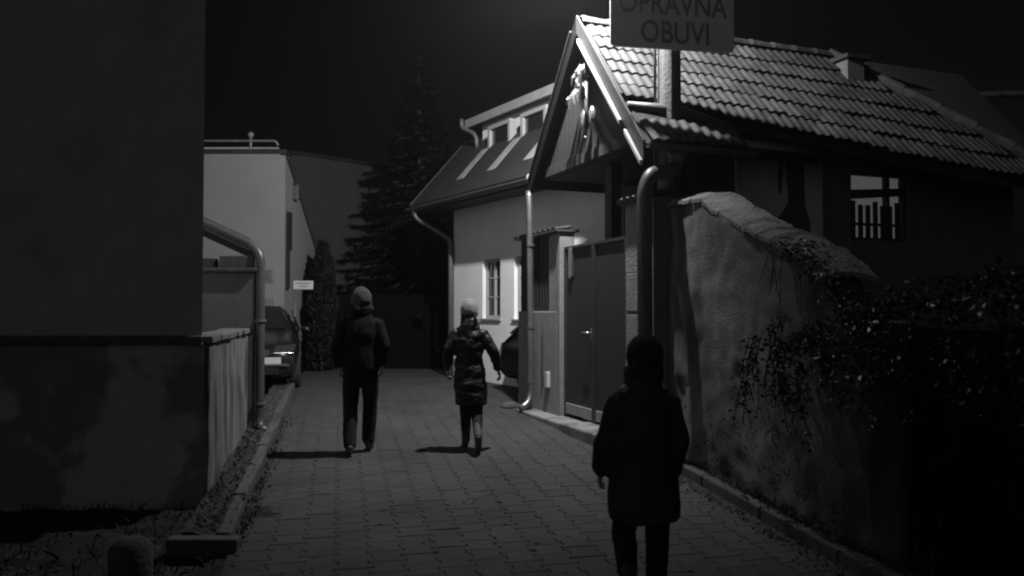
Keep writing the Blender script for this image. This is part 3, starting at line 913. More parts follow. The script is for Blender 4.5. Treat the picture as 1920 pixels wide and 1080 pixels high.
# ------------------------------------------------------------------ gate pier with meter boxes
gp = thing('gate_pier', 'rendered gate pier with tiled cap and meter cupboards', 'pier', G(.1, 1.3, -1.5))
MB().box(G(.02, 1.03, -1.6), GT * .62, GS * .5, UP * 2.80).build('pier_body', 'pier', gp, bevel=.012)
for k in range(5):
    p0, p1 = G(-.06, 1.05 + .135 * k, 1.205), G(.3, 1.05 + .135 * k, 1.30)
    MB().tube([p0, p1], [.075, .065], 10, flat=.55, up=(.35, -.937, 0)).build('cap_tile', 'tile', gp)
for (h0, h1) in ((-.02, .40), (-.55, -.06)):
    d_ = MB().box(G(-.004, 1.10, h0), GT * .42, GS * .022, UP * (h1 - h0)).build('meter_door', 'pier', gp, bevel=.006)
    MB().box(G(-.001, 1.085, h0 - .015), GT * .45, GS * .02, UP * (h1 - h0 + .03)).build('meter_frame', 'zincdull', d_)

# ------------------------------------------------------------------ rough plaster wall on the right
rw = thing('plaster_wall', 'rough weathered plaster wall with sloping worn top on the right', 'wall', lane(3.5, 6.5))
TOPS = [(9.05, 1.16), (8.4, 1.17), (7.75, 1.12), (7.5, .98), (6.9, .74), (6.5, .62), (6.05, .42), (5.8, .25), (5.55, -.02), (5.0, -.08), (3.8, -.12), (1.2, -.15)]
def topz(Y):
    for (ya, ha), (yb, hb) in zip(TOPS, TOPS[1:]):
        if yb <= Y <= ya:
            return CZ + ha + (hb - ha) * (ya - Y) / (ya - yb)
    return CZ + TOPS[0][1]
def wallp(u, v):
    Y = 9.05 - 3.75 * u
    p = lane(3.44, Y, -.1)
    top = topz(Y) - .05 + .015 * noise.noise(Vector((Y * 4, 0, 0)))
    z = p.z + (top - p.z) * v
    d = .035 * noise.noise(Vector((Y * 1.7, z * 1.7, 4))) + .018 * noise.noise(Vector((Y * 6, z * 6, 1))) + .008 * noise.noise(Vector((Y * 22, z * 22, 7)))
    p = p + SE * d
    p.z = z
    return p
MB().sheet(80, 50, wallp, tuple(SE * .34)).build('plaster_face', 'rough', rw, smooth=True)
Y = 9.03
while Y > 6.1:
    e = Y - random.uniform(.22, .42)
    dzc = random.uniform(-.012, .012)
    m = MB()
    def cp(u, v, Y=Y, e=e):
        yy = Y - .008 + (e - Y + .016) * u
        p = lane(3.415 + .43 * v, yy)
        p.z = topz(yy) - .035 + .05 * math.sin(math.pi * v) + .02 * noise.noise(Vector((yy * 9, v * 6, 5))) + (.018 if u < .12 else 0) + dzc
        return p
    m.sheet(6, 6, cp, (0, 0, -.035))
    m.build('coping_stone', 'cope', rw, smooth=False)
    Y = e

# ------------------------------------------------------------------ ivy and weeds
iv = thing('ivy', 'glossy ivy mass hanging over the right plaster wall', 'climbing plant', lane(3.3, 4.6))
leaves, stems = MB(), MB()
def leaf(c, nrm, size):
    nrm = nrm.normalized()
    a = nrm.cross(Vector((random.gauss(0, 1), random.gauss(0, 1), random.gauss(0, 1)))).normalized()
    b = nrm.cross(a)
    s_ = size
    leaves.add([c, c + a * s_ * .35 + b * s_ * .45 + nrm * s_ * .1, c + b * s_ * 1.05 - nrm * s_ * .1, c - a * s_ * .35 + b * s_ * .45 + nrm * s_ * .1], [(0, 1, 2), (0, 2, 3)])
bf = thing('garden_fence', 'low black board fence under the hanging ivy at right', 'fence', lane(3.62, 4.0))
yy = 1.6
while yy < 5.2:
    pts = [lane(3.60, yy), lane(3.60, yy + .135), lane(3.63, yy + .135), lane(3.63, yy)]
    for q in pts: q.z = g(yy) - .06
    MB().prism(pts, (0, 0, CZ - .06 - g(yy) + random.uniform(-.02, .02))).build('board', 'fencewood', bf)
    yy += .15
for zz in (.55, 1.35):
    MB().prism([lane(3.635, 1.6, zz), lane(3.635, 5.26, zz), lane(3.68, 5.26, zz), lane(3.68, 1.6, zz)], (0, 0, .08)).build('rail', 'fencewood', bf)
def ivy_top(Y):
    return CZ + .20 - .24 * max(0, Y - 4.6) - .02 * max(0, 4.6 - Y)
for k in range(70):                            # arching branches that droop over the lane
    far = k < 32
    Y = random.uniform(4.9, 6.05) if far else random.uniform(2.2, 5.0)
    p = lane(3.55, Y); p.z = ivy_top(Y) - .12 + random.uniform(-.05, .12)
    out_ = random.uniform(.05, .42)
    L = out_ + (random.uniform(.3, .8) if far else random.uniform(.35, 1.0))
    pts = [p.copy()]
    d = (-SE * 1.0 + UP * .55 + ST * random.uniform(-.3, .7)).normalized()
    step = L / 16
    for i in range(16):
        pull = .18 + .5 * max(0, (i * step - out_ * .6))
        d = (d - UP * pull + Vector((random.gauss(0, .07), random.gauss(0, .09), 0)) + SE * (.22 if i * step > out_ else 0)).normalized()
        pts.append(pts[-1] + d * step)
    stems.tube(pts, [.006 - .0003 * i for i in range(17)], 4)
    for i in range(int(L * (95 if far else 120))):
        f = random.random() ** .85 * 15.9; i0 = int(f)
        c = pts[i0].lerp(pts[i0 + 1], f - i0) + Vector((random.gauss(0, .028), random.gauss(0, .028), random.gauss(0, .02)))
        leaf(c, Vector((random.gauss(-.25, .45), random.gauss(-.2, .45), random.gauss(.55, .4))), random.uniform(.012, .03) if random.random() < .6 else random.uniform(.03, .056))
for k in range(16):                             # long loose strands against the plaster
    Y = random.uniform(5.75, 6.5)
    p = lane(3.34 - random.uniform(0, .16), Y); p.z = CZ - .02 - .25 * (Y - 5.75) + random.uniform(-.1, .05)
    L = random.uniform(.35, .85)
    pts = [p.copy()]
    d = Vector((-.15, .25, -1)).normalized()
    for i in range(12):
        d = (d + Vector((random.gauss(0, .1), random.gauss(0, .1), -.06))).normalized()
        pts.append(pts[-1] + d * L / 12)
    stems.tube(pts, .004, 4)
    for i in range(int(L * 60)):
        f = random.random() * 11.9; i0 = int(f)
        leaf(pts[i0].lerp(pts[i0 + 1], f - i0) + Vector((random.gauss(0, .022), random.gauss(0, .022), 0)), Vector((random.gauss(-.4, .5), random.gauss(-.3, .5), random.gauss(.4, .4))), random.uniform(.02, .042))
for k in range(520):                            # runners on the wall top
    Y = random.uniform(5.4, 6.25)
    p = lane(3.45 + random.gauss(0, .08), Y); p.z = topz(Y) + random.uniform(-.06, .06)
    leaf(p, Vector((random.gauss(-.2, .4), random.gauss(-.3, .4), .8)), random.uniform(.025, .05))
for k in range(14):
    Y = random.uniform(5.6, 6.4); p = lane(3.40, Y); p.z = topz(Y) - .02
    stems.tube([p, p + Vector((-.06, -.05, -.06)), p + Vector((-.12 + random.gauss(0, .05), -.2, -.25 - random.random() * .2))], .004, 4)
leaves.build('leaves', 'leaf', iv, fix=False)
stems.build('stems', 'bark', iv)

wd_ = MB()
def blade(m, c, h, w, lean):
    a = random.uniform(0, 6.28)
    sd = Vector((math.cos(a), math.sin(a), 0)) * w
    ln = Vector((random.gauss(0, lean), random.gauss(0, lean), 0))
    m.add([c - sd, c + sd, c + sd * .7 + ln * .4 + UP * h * .6, c + ln + UP * h, c - sd * .7 + ln * .4 + UP * h * .6], [(0, 1, 2, 3, 4)])
for _ in range(3600):
    Y = random.uniform(3.6, 8.7)
    dens = .5 + .5 * noise.noise(Vector((Y * 2.2, 3, 1)))
    if random.random() > dens + .25: continue
    c = lane(random.uniform(B_R + .09, 3.46) - .04 * random.random(), Y, .05)
    blade(wd_, c, random.uniform(.03, .13) * (dens + .3), random.uniform(.002, .006), .05)
for _ in range(350):                            # dry stems climbing against the wall
    Y = random.uniform(4.6, 8.3)
    c = lane(3.40 - random.uniform(0, .06), Y, random.uniform(.1, .75) * random.random())
    blade(wd_, c, random.uniform(.03, .09), random.uniform(.003, .008), .05)
wd_.build('weeds', 'weed', fix=False, kind='stuff')
wl2 = MB()
for _ in range(1300):
    Y = random.uniform(5.8, 11)
    c = lane(random.choice((random.uniform(-1.05, -.84), random.gauss(-.70, .04), random.uniform(-1.05, -.95))), Y, .0)
    if c.x * .9773 + c.y * .2118 < -.75: c.z += .09
    blade(wl2, c, random.uniform(.01, .05), random.uniform(.004, .012), .03)
clods(wl2, lambda: lane(random.gauss(-.68, .05), random.uniform(5.6, 11), 0), 500, .006, .02)
clods(wl2, lambda: lane(random.gauss(3.18, .09), random.uniform(4.2, 8.5), 0), 700, .006, .022)
clods(wl2, lambda: lane(random.uniform(-1.05, -.82), random.uniform(5.8, 13), .09), 900, .008, .03)
wl2.build('leaf_litter', 'litter', fix=False, kind='stuff')
fall = MB()
for _ in range(150):                            # scattered fallen leaves on the paving
    c = lane(random.uniform(-.6, 3.2), random.uniform(5, 12), .008)
    a = random.uniform(0, 6.28); r = random.uniform(.015, .035)
    fall.add([c + Vector((r * math.cos(a), r * math.sin(a), .004)), c + Vector((r * .5 * math.cos(a + 1.6), r * .5 * math.sin(a + 1.6), .0)), c - Vector((r * math.cos(a), r * math.sin(a), -.006)), c + Vector((r * .5 * math.cos(a - 1.6), r * .5 * math.sin(a - 1.6), .003))], [(0, 1, 2, 3)])
fall.build('fallen_leaves', 'litter', fix=False, kind='stuff')

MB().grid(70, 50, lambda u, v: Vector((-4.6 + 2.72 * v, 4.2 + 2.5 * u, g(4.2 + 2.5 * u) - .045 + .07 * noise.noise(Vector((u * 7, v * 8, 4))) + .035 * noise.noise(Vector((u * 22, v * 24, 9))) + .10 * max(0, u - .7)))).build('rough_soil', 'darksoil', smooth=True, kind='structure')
rs = MB()
for _ in range(900):
    Y = random.uniform(4.6, 6.66); X = random.uniform(-4.0, -1.95)
    blade(rs, Vector((X, Y, g(Y) - .06 + .05 * (Y > 6.3))), random.uniform(.03, .12), random.uniform(.003, .008), .06)
clods(rs, lambda: Vector((random.uniform(-4, -1.9), random.uniform(4.6, 6.6), .16)), 500, .01, .04)
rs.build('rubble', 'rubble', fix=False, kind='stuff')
# weathered stone stump in the lower left corner
sb = thing('stone_bollard', 'short worn stone bollard in the lower left corner', 'bollard', (-2.24, 4.75, g(4.75)))
bm_ = MB().tube([(-2.24, 4.75, .1), (-2.24, 4.75, .3), (-2.24, 4.75, .52), (-2.24, 4.75, .57)], [.13, .12, .11, .06], 14)
for v in bm_.v: v += Vector((noise.noise(v * 8), noise.noise(v * 8 + UP * 3), 0)) * .02
bm_.build('stump', 'kerb', sb, smooth=True)

# ------------------------------------------------------------------ street lamp pole and shoe-repair sign
PX, PY = 1.79, 9.05
po = thing('street_lamp', 'thick street lamp pole rising between gate pier and tiled eave', 'street lamp', (PX, PY, g(9)))
MB().tube([(PX, PY, .2), (PX, PY, 3), (PX, PY, CZ + 5.5)], [.15, .14, .12], 16).build('pole', 'pole', po, smooth=True)
MB().tube([(PX - .17, PY - .04, CZ + 1.5), (PX - .165, PY - .04, CZ + 5.0)], .016, 8).build('cable_conduit', 'zincdull', po, smooth=True)
MB().tube(smooth_path([(PX, PY, CZ + 5.3), (PX - .4, PY - .05, CZ + 5.36), (LAMP.x + .25, LAMP.y - .02, LAMP.z + .30), tuple(LAMP - LAMP_AXIS * .17)]), .03, 10).build('arm', 'zinc', po, smooth=True)
hd = MB()
rings = []
la = LAMP_AXIS.cross(UP).normalized(); lb_ = LAMP_AXIS.cross(la)
for (q, r) in ((-.03, .17), (-.05, .185), (-.10, .17), (-.17, .10), (-.20, .04)):
    rings.append([LAMP + LAMP_AXIS * q + la * (r * math.cos(2 * math.pi * i / 20)) + lb_ * (r * math.sin(2 * math.pi * i / 20)) for i in range(20)])
hd.loft(rings)
hdo = hd.build('lamp_head', 'zinc', po, smooth=True)
MB().loft([[LAMP + LAMP_AXIS * q + la * (r * math.cos(2 * math.pi * i / 20)) + lb_ * (r * math.sin(2 * math.pi * i / 20)) for i in range(20)] for q, r in ((-.028, .15), (-.012, .13), (-.010, .02))]).build('lamp_lens', 'lampglass', hdo, smooth=True)

sn = thing('shop_sign', 'large pale shoe repair sign on the lamp pole above the roof', 'sign', (PX, PY - .16, CZ + 3.4))
SGS, SGT = Vector((.985, .173, 0)), Vector((.173, -.985, 0))
def SG(s, h, o=0.0): return Vector((PX, PY, CZ)) + SGT * (.165 + o) + SGS * s + UP * h
def rrect(s0, s1, h0, h1, r, o):
    P_ = []
    for (cx, cy, a0) in ((s1 - r, h1 - r, 0), (s0 + r, h1 - r, 90), (s0 + r, h0 + r, 180), (s1 - r, h0 + r, 270)):
        for q in range(6):
            a = math.radians(a0 + 18 * q)
            P_.append(SG(cx + r * math.cos(a), cy + r * math.sin(a), o))
    return P_
MB().prism(rrect(-.75, .705, 2.90, 4.12, .06, 0), SGT * .025).build('sign_board', 'sign', sn, bevel=.004)
for hh in (3.05, 3.95):
    MB().tube([SG(-.14, hh, -.02), SG(.14, hh, -.02)], .02, 8).build('sign_bracket', 'steel', sn)
def text(word, s_c, h, width, height, parent):
    cu = bpy.data.curves.new('lettering', 'FONT')
    cu.body = word
    cu.align_x = 'CENTER'
    cu.size = 1
    cu.offset = .012
    cu.extrude = .004
    to = bpy.data.objects.new('lettering_tmp', cu)
    COL.objects.link(to)
    dg = bpy.context.evaluated_depsgraph_get()
    me = bpy.data.meshes.new_from_object(to.evaluated_get(dg))
    bpy.data.objects.remove(to)
    xs_ = [v.co.x for v in me.vertices]; ys_ = [v.co.y for v in me.vertices]
    x0, x1, y0, y1 = min(xs_), max(xs_), min(ys_), max(ys_)
    off = root_loc(parent)
    for v in me.vertices:
        a = (v.co.x - (x0 + x1) / 2) / (x1 - x0) * width
        b = (v.co.y - y0) / (y1 - y0) * height
        z = v.co.z
        v.co = SG(s_c + a, h + b, .0285 + z * .6) - off
    me.materials.append(M['letter'])
    o = bpy.data.objects.new('lettering', me)
    COL.objects.link(o); o.parent = parent
    return o
text('OBUVI', .0, 2.965, .80, .255, sn)
text('OPRAVNA', -.015, 3.285, 1.27, .255, sn)

# ------------------------------------------------------------------ tin ornament on the gable
orn = thing('gable_ornament', 'crumpled shiny tin figure with rod fixed to the gable boards', 'ornament', G(.1, .0, 2.6))
def OG(s, t, h): return G(s, t + .13, h - .06)
def blade3(m, p0, p1, w):
    d = (p1 - p0).normalized()
    sd = d.cross(GS).normalized() * w
    mid = p0.lerp(p1, .45) - GS * .03
    m.add([p0 - sd * .4, p0 + sd * .4, mid + sd, p1, mid - sd, p0 - GS * .02, mid - GS * .025, p1 + GS * .005], [(0, 5, 6, 4), (5, 1, 2, 6), (4, 6, 3), (6, 2, 3)])
for (t0, h0, t1, h1, w_) in ((-.14, 2.86, -.22, 2.62, .026), (-.22, 2.84, -.30, 2.58, .03), (-.18, 2.84, -.10, 2.60, .028), (-.06, 2.86, -.02, 2.62, .026), (-.12, 3.06, -.22, 2.86, .03),
                             (-.02, 3.10, -.10, 2.92, .034), (.04, 3.06, .0, 2.86, .026), (.10, 3.10, .06, 2.88, .03), (-.28, 2.80, -.36, 2.66, .026), (-.10, 2.98, .02, 2.80, .03), (.12, 2.86, .20, 2.74, .024)):
    m = MB()
    blade3(m, OG(-.08, t0, h0), OG(-.13, t1, h1), w_)
    m.build('tin_leaf', 'shiny', orn)
MB().ball(OG(-.05, .08, 3.02), .07, .06, .11).build('tin_head', 'zincdull', orn, smooth=True)
MB().tube([OG(-.09, .13, 2.84), OG(-.09, .13, 2.26)], .022, 10).build('rod', 'zincdull', orn, smooth=True)
MB().tube([OG(-.05, .02, 2.53), OG(-.05, .02, 2.46), OG(-.05, .02, 2.30), OG(-.05, .02, 2.28)], [.03, .065, .06, .03], 12).build('cup', 'shiny', orn, smooth=True)
MB().tube([OG(-.05, .22, 2.53), OG(-.05, .22, 2.46), OG(-.05, .22, 2.32), OG(-.05, .22, 2.30)], [.02, .05, .05, .02], 12).build('cup', 'shiny', orn, smooth=True)
MB().tube([OG(-.04, -.02, 2.27), OG(-.06, .0, 2.20), OG(-.05, .06, 2.17)], .012, 8).build('hook', 'shiny', orn, smooth=True)

# ------------------------------------------------------------------ neighbouring roof and chimney at right
nh = thing('neighbour_house', 'dark neighbouring house with low roof edge beyond the tiled roof', 'house', (6.5, 13, .5))
MB().box((5.35, 13.2, .3), (8, 1.2, 0), (-.8, 5, 0), (0, 0, CZ + 2.6)).build('walls', 'shop', nh)
MB().prism([(4.9, 12.9, CZ + 3.35), (13.4, 12.9, CZ + 3.6), (13.4, 16.5, CZ + 4.5), (5.6, 16.5, CZ + 4.25)], (0, 0, .12)).build('roof', 'trimdark', nh)
gutter(Vector((4.9, 12.82, CZ + 3.40)), Vector((13.4, 12.82, CZ + 3.66)), .08, Vector((0, 1, 0))).build('gutter', 'zincdull', nh)
MB().prism([(5.22, 12.9, CZ + 3.30), (5.42, 12.9, CZ + 3.30), (5.36, 12.9, CZ + 3.02), (5.28, 12.9, CZ + 3.02)], (0, .2, 0)).build('bracket', 'board', nh)
cmn = thing('chimney', 'squat rendered chimney block at the end of the tiled ridge', 'chimney', G(3.95, .3, 3.0))
MB().box(G(3.80, .1, 2.4), GS * .30, GT * .34, UP * 1.05).build('stack', 'shop', cmn, bevel=.01)
MB().box(G(3.74, .04, 3.452), GS * .42, GT * .46, UP * .06).build('cap', 'darkcap', cmn, bevel=.01)

# ------------------------------------------------------------------ cars
def car(name, label, pos, yaw, paint, sc=1.0, po_=0.0):
    root = thing(name, label, 'car', pos)
    c, s = math.cos(yaw), math.sin(yaw)
    def T(x, y, z):                            # x forward, y to the car's left, z up
        x, y, z = x * sc, y * sc, z * sc
        return Vector(pos) + Vector((x * c - y * s, x * s + y * c, z))
    # stations: x, z bottom, z belt, z top, half width belt, half width top
    stn = [(2.05, .30, .52, .62, .62, .52), (1.98, .22, .60, .74, .76, .66), (1.75, .20, .68, .84, .83, .72), (1.25, .19, .76, .94, .86, .74), (.85, .19, .84, 1.00, .865, .72),
           (.35, .19, .88, 1.32, .87, .64), (-.05, .19, .90, 1.44, .87, .60), (-.8, .19, .92, 1.47, .87, .60), (-1.5, .20, .94, 1.40, .86, .60), (-1.85, .22, .95, 1.12, .84, .66), (-2.0, .30, .84, .92, .78, .68), (-2.06, .40, .62, .70, .70, .6)]
    def ring(st):
        x, zb, zl, zt, wb, wt = st
        h = [(0, zb), (wb * .82, zb), (wb * .97, zb + .12), (wb, zl * .7 + zb * .3), (wb * .985, zl), (wt + (wb - wt) * .25, zl + (zt - zl) * .55), (wt, zt - .035), (wt * .6, zt), (0, zt + .012)]
        pts = [T(x, y, z) for y, z in h] + [T(x, -y, z) for y, z in h[-2:0:-1]]
        return pts
    body = MB().loft([ring(q) for q in stn]).build('body', paint, root, smooth=True)
    sub = body.modifiers.new('sub', 'SUBSURF'); sub.levels = 1; sub.render_levels = 2
    def panel(nm, pts, m_, ext=.012, par=None):
        a = [T(*p) for p in pts]
        n_ = (a[1] - a[0]).cross(a[2] - a[0]).normalized()
        ctr = sum(a, Vector()) / len(a) - T(0, 0, .75)
        if n_.dot(ctr) < 0: n_ = -n_
        return MB().prism(a, n_ * ext).build(nm, m_, par or root, bevel=.003)
    panel('windscreen', [(.88, .62, 1.035), (.88, -.62, 1.035), (.16, -.52, 1.425), (.16, .52, 1.425)], 'glass', .03)
    panel('rear_window', [(-1.83, .58, 1.12), (-1.83, -.58, 1.12), (-1.50, -.52, 1.40), (-1.50, .52, 1.40)], 'glass', .03)
    for sgn in (1, -1):
        panel('side_window', [(.62, sgn * .83, .96), (-.52, sgn * .855, .98), (-.52, sgn * .70, 1.36), (.05, sgn * .70, 1.36)], 'glass', .02)
        panel('side_window', [(-.60, sgn * .855, .98), (-1.45, sgn * .84, 1.0), (-1.32, sgn * .70, 1.33), (-.60, sgn * .70, 1.36)], 'glass', .02)
        hl = panel('headlight', [(2.03, sgn * .42, .62), (1.96, sgn * .74, .62), (1.80, sgn * .80, .76), (1.90, sgn * .46, .74)], 'lightlens', .05)
        panel('tail_light', [(-2.02, sgn * .52, .70), (-1.95, sgn * .80, .70), (-1.88, sgn * .80, .95), (-1.95, sgn * .58, .95)], 'plate', .04)
        MB().ball(T(.62, sgn * .98, 1.02), .08 * sc, .08 * sc, .065 * sc).build('mirror', paint, root, smooth=True)
        panel('door_handle', [(-.30, sgn * .87, .80), (-.14, sgn * .87, .80), (-.14, sgn * .87, .825), (-.30, sgn * .87, .825)], 'steel', .02)
        for xx in (1.28, -1.28):
            cc = T(xx, sgn * .78, .31)
            ax = T(0, 1, 0) - T(0, 0, 0)
            ax.normalize()
            tm = MB()
            prof = [(-.09, .23), (-.10, .29), (-.07, .315), (.07, .315), (.10, .29), (.09, .23)]
            e1 = UP; e2 = ax.cross(UP)
            tm.loft([[cc + ax * (o * sc) + (e1 * math.cos(2 * math.pi * i / 24) + e2 * math.sin(2 * math.pi * i / 24)) * (r * sc) for i in range(24)] for o, r in prof], caps=False)
            wh = tm.build('wheel', 'tyre', root, smooth=True)
            rm = MB()
            rm.loft([[cc + ax * (o * sc * sgn) + (e1 * math.cos(2 * math.pi * i / 20) + e2 * math.sin(2 * math.pi * i / 20)) * (r * sc) for i in range(20)] for o, r in ((.0, .228), (.07, .225), (.08, .2), (.05, .08), (.07, .03))])
            rm.build('rim', 'rim', wh)
    panel('grille', [(2.055, .34, .60), (2.055, -.34, .60), (2.02, -.38, .70), (2.02, .38, .70)], 'plastic', .02)
    panel('lower_grille', [(2.045, .52, .30), (2.045, -.52, .30), (2.075, -.52, .42), (2.075, .52, .42)], 'plastic', .02)
    panel('bumper_strip', [(2.06, .70, .445), (2.06, -.70, .445), (2.065, -.68, .475), (2.065, .68, .475)], 'zincdull', .025)
    pt = panel('number_plate', [(2.075, .26 + po_, .475), (2.075, -.26 + po_, .475), (2.075, -.26 + po_, .585), (2.075, .26 + po_, .585)], 'platepale', .012)
    panel('rear_plate', [(-2.09, .26, .56), (-2.09, -.26, .56), (-2.09, -.26, .67), (-2.09, .26, .67)], 'platepale', .012)
    return root
th_ = math.radians(-75)
fwd = Vector((math.cos(th_), math.sin(th_), 0))
pos = Vector((-4.40, 13.25, 0)) - fwd * 2.05
car('parked_car', 'dark grey hatchback facing the camera in front of the pale building', (pos.x, pos.y, g(13.4)), th_, M['carpaint'], 1.0, .30)
th2 = math.atan2(-.35 * 1, .94) + math.radians(8)
car('parked_car', 'black small car half hidden by the slatted fence and house wall', (1.62, 13.55, .53), math.radians(-22), M['carblack'], .86)

# ------------------------------------------------------------------ people
def remesh(m, vox, smooth=4):
    me = m.mesh('tmp')
    o = bpy.data.objects.new('tmp', me)
    COL.objects.link(o)
    r = o.modifiers.new('r', 'REMESH'); r.mode = 'VOXEL'; r.voxel_size = vox; r.use_smooth_shade = True
    s = o.modifiers.new('s', 'SMOOTH'); s.iterations = smooth; s.factor = .5
    dg = bpy.context.evaluated_depsgraph_get()
    res = bpy.data.meshes.new_from_object(o.evaluated_get(dg))
    bpy.data.objects.remove(o)
    return res

def limb(m, pts, rs, n=14, flat=1.0):
    """a tapering limb with rounded ends"""
    pts = [Vector(p) for p in pts]
    P, R = [], []
    k = 7
    P.append(pts[0] - (pts[1] - pts[0]).normalized() * rs[0] * .85); R.append(rs[0] * .35)
    for i in range(len(pts) - 1):
        for j in range(k):
            t = j / k
            P.append(pts[i].lerp(pts[i + 1], t)); R.append(rs[i] * (1 - t) + rs[i + 1] * t)
    P.append(pts[-1]); R.append(rs[-1])
    P.append(pts[-1] + (pts[-1] - pts[-2]).normalized() * rs[-1] * .85); R.append(rs[-1] * .35)
    m.tube(P, R, n, True, flat)

def ell(m, secs, n=28):
    """torso or skirt from elliptical sections (x, y, z, rx, ry)"""
    rings = []
    for (x, y, z, rx, ry) in secs:
        rings.append([Vector((x + rx * math.cos(2 * math.pi * i / n), y + ry * math.sin(2 * math.pi * i / n), z)) for i in range(n)])
    m.loft(rings)

def finish(me, name, mt, root, T, folds=0.0, fs=9.0, seed=0, vert=.5):
    me.name = name
    nv = []
    for v in me.vertices:
        co = v.co.copy()
        if folds:
            q = Vector((co.x * fs, co.y * fs, co.z * fs * vert + seed))
            d = noise.noise(q) * folds + noise.noise(q * 2.7) * folds * .4
            co = co + v.normal * d
        nv.append(co)
    off = root.location
    for v, co in zip(me.vertices, nv):
        v.co = T @ co - off
    me.materials.clear()
    me.materials.append(mt)
    me.polygons.foreach_set('use_smooth', [True] * len(me.polygons))
    o = bpy.data.objects.new(name, me)
    COL.objects.link(o); o.parent = root
    return o

def person(pos, yaw, label, P):
    root = thing('person', label, 'person', pos)
    T = Matrix.Translation(pos) @ Matrix.Rotation(yaw, 4, 'Z')
    S = P['h'] / 1.75
    sc_ = lambda q: Vector(q) * S
    J = {k: sc_(v) for k, v in P['j'].items()}
    r = lambda *a: [x * S for x in a]
    b = MB()                                   # ---- body, one continuous surface
    ell(b, [(0, 0, .86 * S, .12 * S, .08 * S), (0, 0, .92 * S, .155 * S, .105 * S), (0, .0, 1.05 * S, .13 * S, .09 * S), (0, .01, 1.18 * S, .135 * S, .095 * S), (0, .01, 1.32 * S, .16 * S, .105 * S), (0, .0, 1.42 * S, .15 * S, .08 * S), (0, 0, 1.47 * S, .07 * S, .06 * S)])
    limb(b, [sc_((0, 0, 1.42)), sc_((0, .015, 1.56))], r(.055, .052))
    hc = J['head']
    ht = P.get('turn', 0)
    Rh = Matrix.Rotation(ht, 3, 'Z')
    hp = lambda x, y, z: hc + Rh @ (Vector((x, y, z)) * S)
    hb = MB().ball((0, 0, 0), .075 * S, .095 * S, .115 * S, 20, 14)
    hb.v = [hc + Rh @ v for v in hb.v]
    b.add(hb.v, hb.f)
    jb = MB().ball((0, .03 * S, -.06 * S), .058 * S, .068 * S, .065 * S, 16, 10)
    b.add([hc + Rh @ v for v in jb.v], jb.f)
    limb(b, [hp(0, .085, .01), hp(0, .115, -.03)], r(.011, .017), 8)     # nose
    limb(b, [hp(-.022, .088, -.068), hp(.022, .088, -.068)], r(.009, .009), 8)   # mouth
    for sx in (1, -1):
        eb = MB().ball((0, 0, 0), .012 * S, .03 * S, .034 * S, 10, 8)
        b.add([hp(sx * .078, -.005, -.01) + Rh @ v for v in eb.v], eb.f)
        eb = MB().ball((0, 0, 0), .015 * S, .01 * S, .01 * S, 8, 6)
        b.add([hp(sx * .032, .083, .012) + v for v in eb.v], eb.f)
        sd = 'l' if sx < 0 else 'r'
        limb(b, [J['sh' + sd], J['el' + sd], J['wr' + sd]], r(.05, .04, .027))
        limb(b, [J['hip' + sd], J['kn' + sd], J['an' + sd]], r(.082, .055, .04))
        limb(b, [J['an' + sd], J['to' + sd]], r(.04, .03))
        wr = J['wr' + sd]
        d = (wr - J['el' + sd]).normalized()
        side = Vector((0, 1, 0)); side = (side - d * side.dot(d)).normalized()     # across the knuckles
        pal = d.cross(side).normalized() * (-sx)                                  # palm faces the thigh
        if pal.x * sx > 0: pal = -pal
        pm = MB().ball((0, 0, 0), 1, 1, 1, 12, 8)
        b.add([wr + d * (.05 * S) + d * (v.z * .05 * S) + side * (v.y * .04 * S) + pal * (v.x * .017 * S) for v in pm.v], pm.f)
        for i, (off, L) in enumerate(((.03, .07), (.01, .08), (-.01, .075), (-.03, .058))):
            k0 = wr + d * .08 * S + side * off * S
            k1 = k0 + (d * .9 + pal * .25).normalized() * L * .45 * S
            k2 = k1 + (d * .6 + pal * .8).normalized() * L * .32 * S
            k3 = k2 + (d * .1 + pal * 1).normalized() * L * .25 * S
            limb(b, [k0, k1, k2, k3], r(.0095, .009, .0085, .0075), 8)
        k0 = wr + d * .03 * S + side * .032 * S
        limb(b, [k0, k0 + (side * .7 + d * .7).normalized() * .035 * S, k0 + (side * .5 + d + pal * .4).normalized() * .065 * S], r(.012, .011, .009), 8)
    finish(remesh(b, .0075 * S, 2), 'body', M['skin'], root, T)
    # ---- clothes
    t = MB()
    for sd in 'lr':
        kn, an = J['kn' + sd], J['an' + sd]
        low = an.lerp(kn, P.get('trouser_end', .06))
        limb(t, [J['hip' + sd] + sc_((0, 0, .02)), kn, low], r(*P.get('trouser_r', (.1, .072, .062))))
    ell(t, [(0, 0, z * S, rx * S, ry * S) for z, rx, ry in ((.84, .11, .1), (.9, .168, .12), (.98, .165, .12), (1.04, .15, .11))])
    finish(remesh(t, .011, 3), 'trousers', M['trouser'], root, T, .007, 14, 3)
    for sd in 'lr':
        m = MB()
        an, to = J['an' + sd], J['to' + sd]
        d = (to - an); 
        bh = P.get('boot_h', .05)
        limb(m, [an.lerp(J['kn' + sd], bh * 2.2), an], r(.066 if bh > .3 else .058 if bh > .1 else .048, .05))
        fl_ = Vector((d.x, d.y, d.z)).normalized()
        heel = an - fl_ * .035 * S + Vector((0, 0, -.0))
        limb(m, [heel, an.lerp(to, .5), to], r(.043, .043, .036), 14)
        if P.get('sole'):
            up_ = (UP - fl_ * UP.dot(fl_)).normalized()
            limb(m, [heel - up_ * .035 * S, to - up_ * .025 * S], r(.03, .03), 10)
        finish(remesh(m, .008, 2), 'boot' if bh > .1 else 'shoe', P['shoe'], root, T, .003, 20)
    c = MB()
    ell(c, [tuple(x * S for x in q) for q in P['coat']])
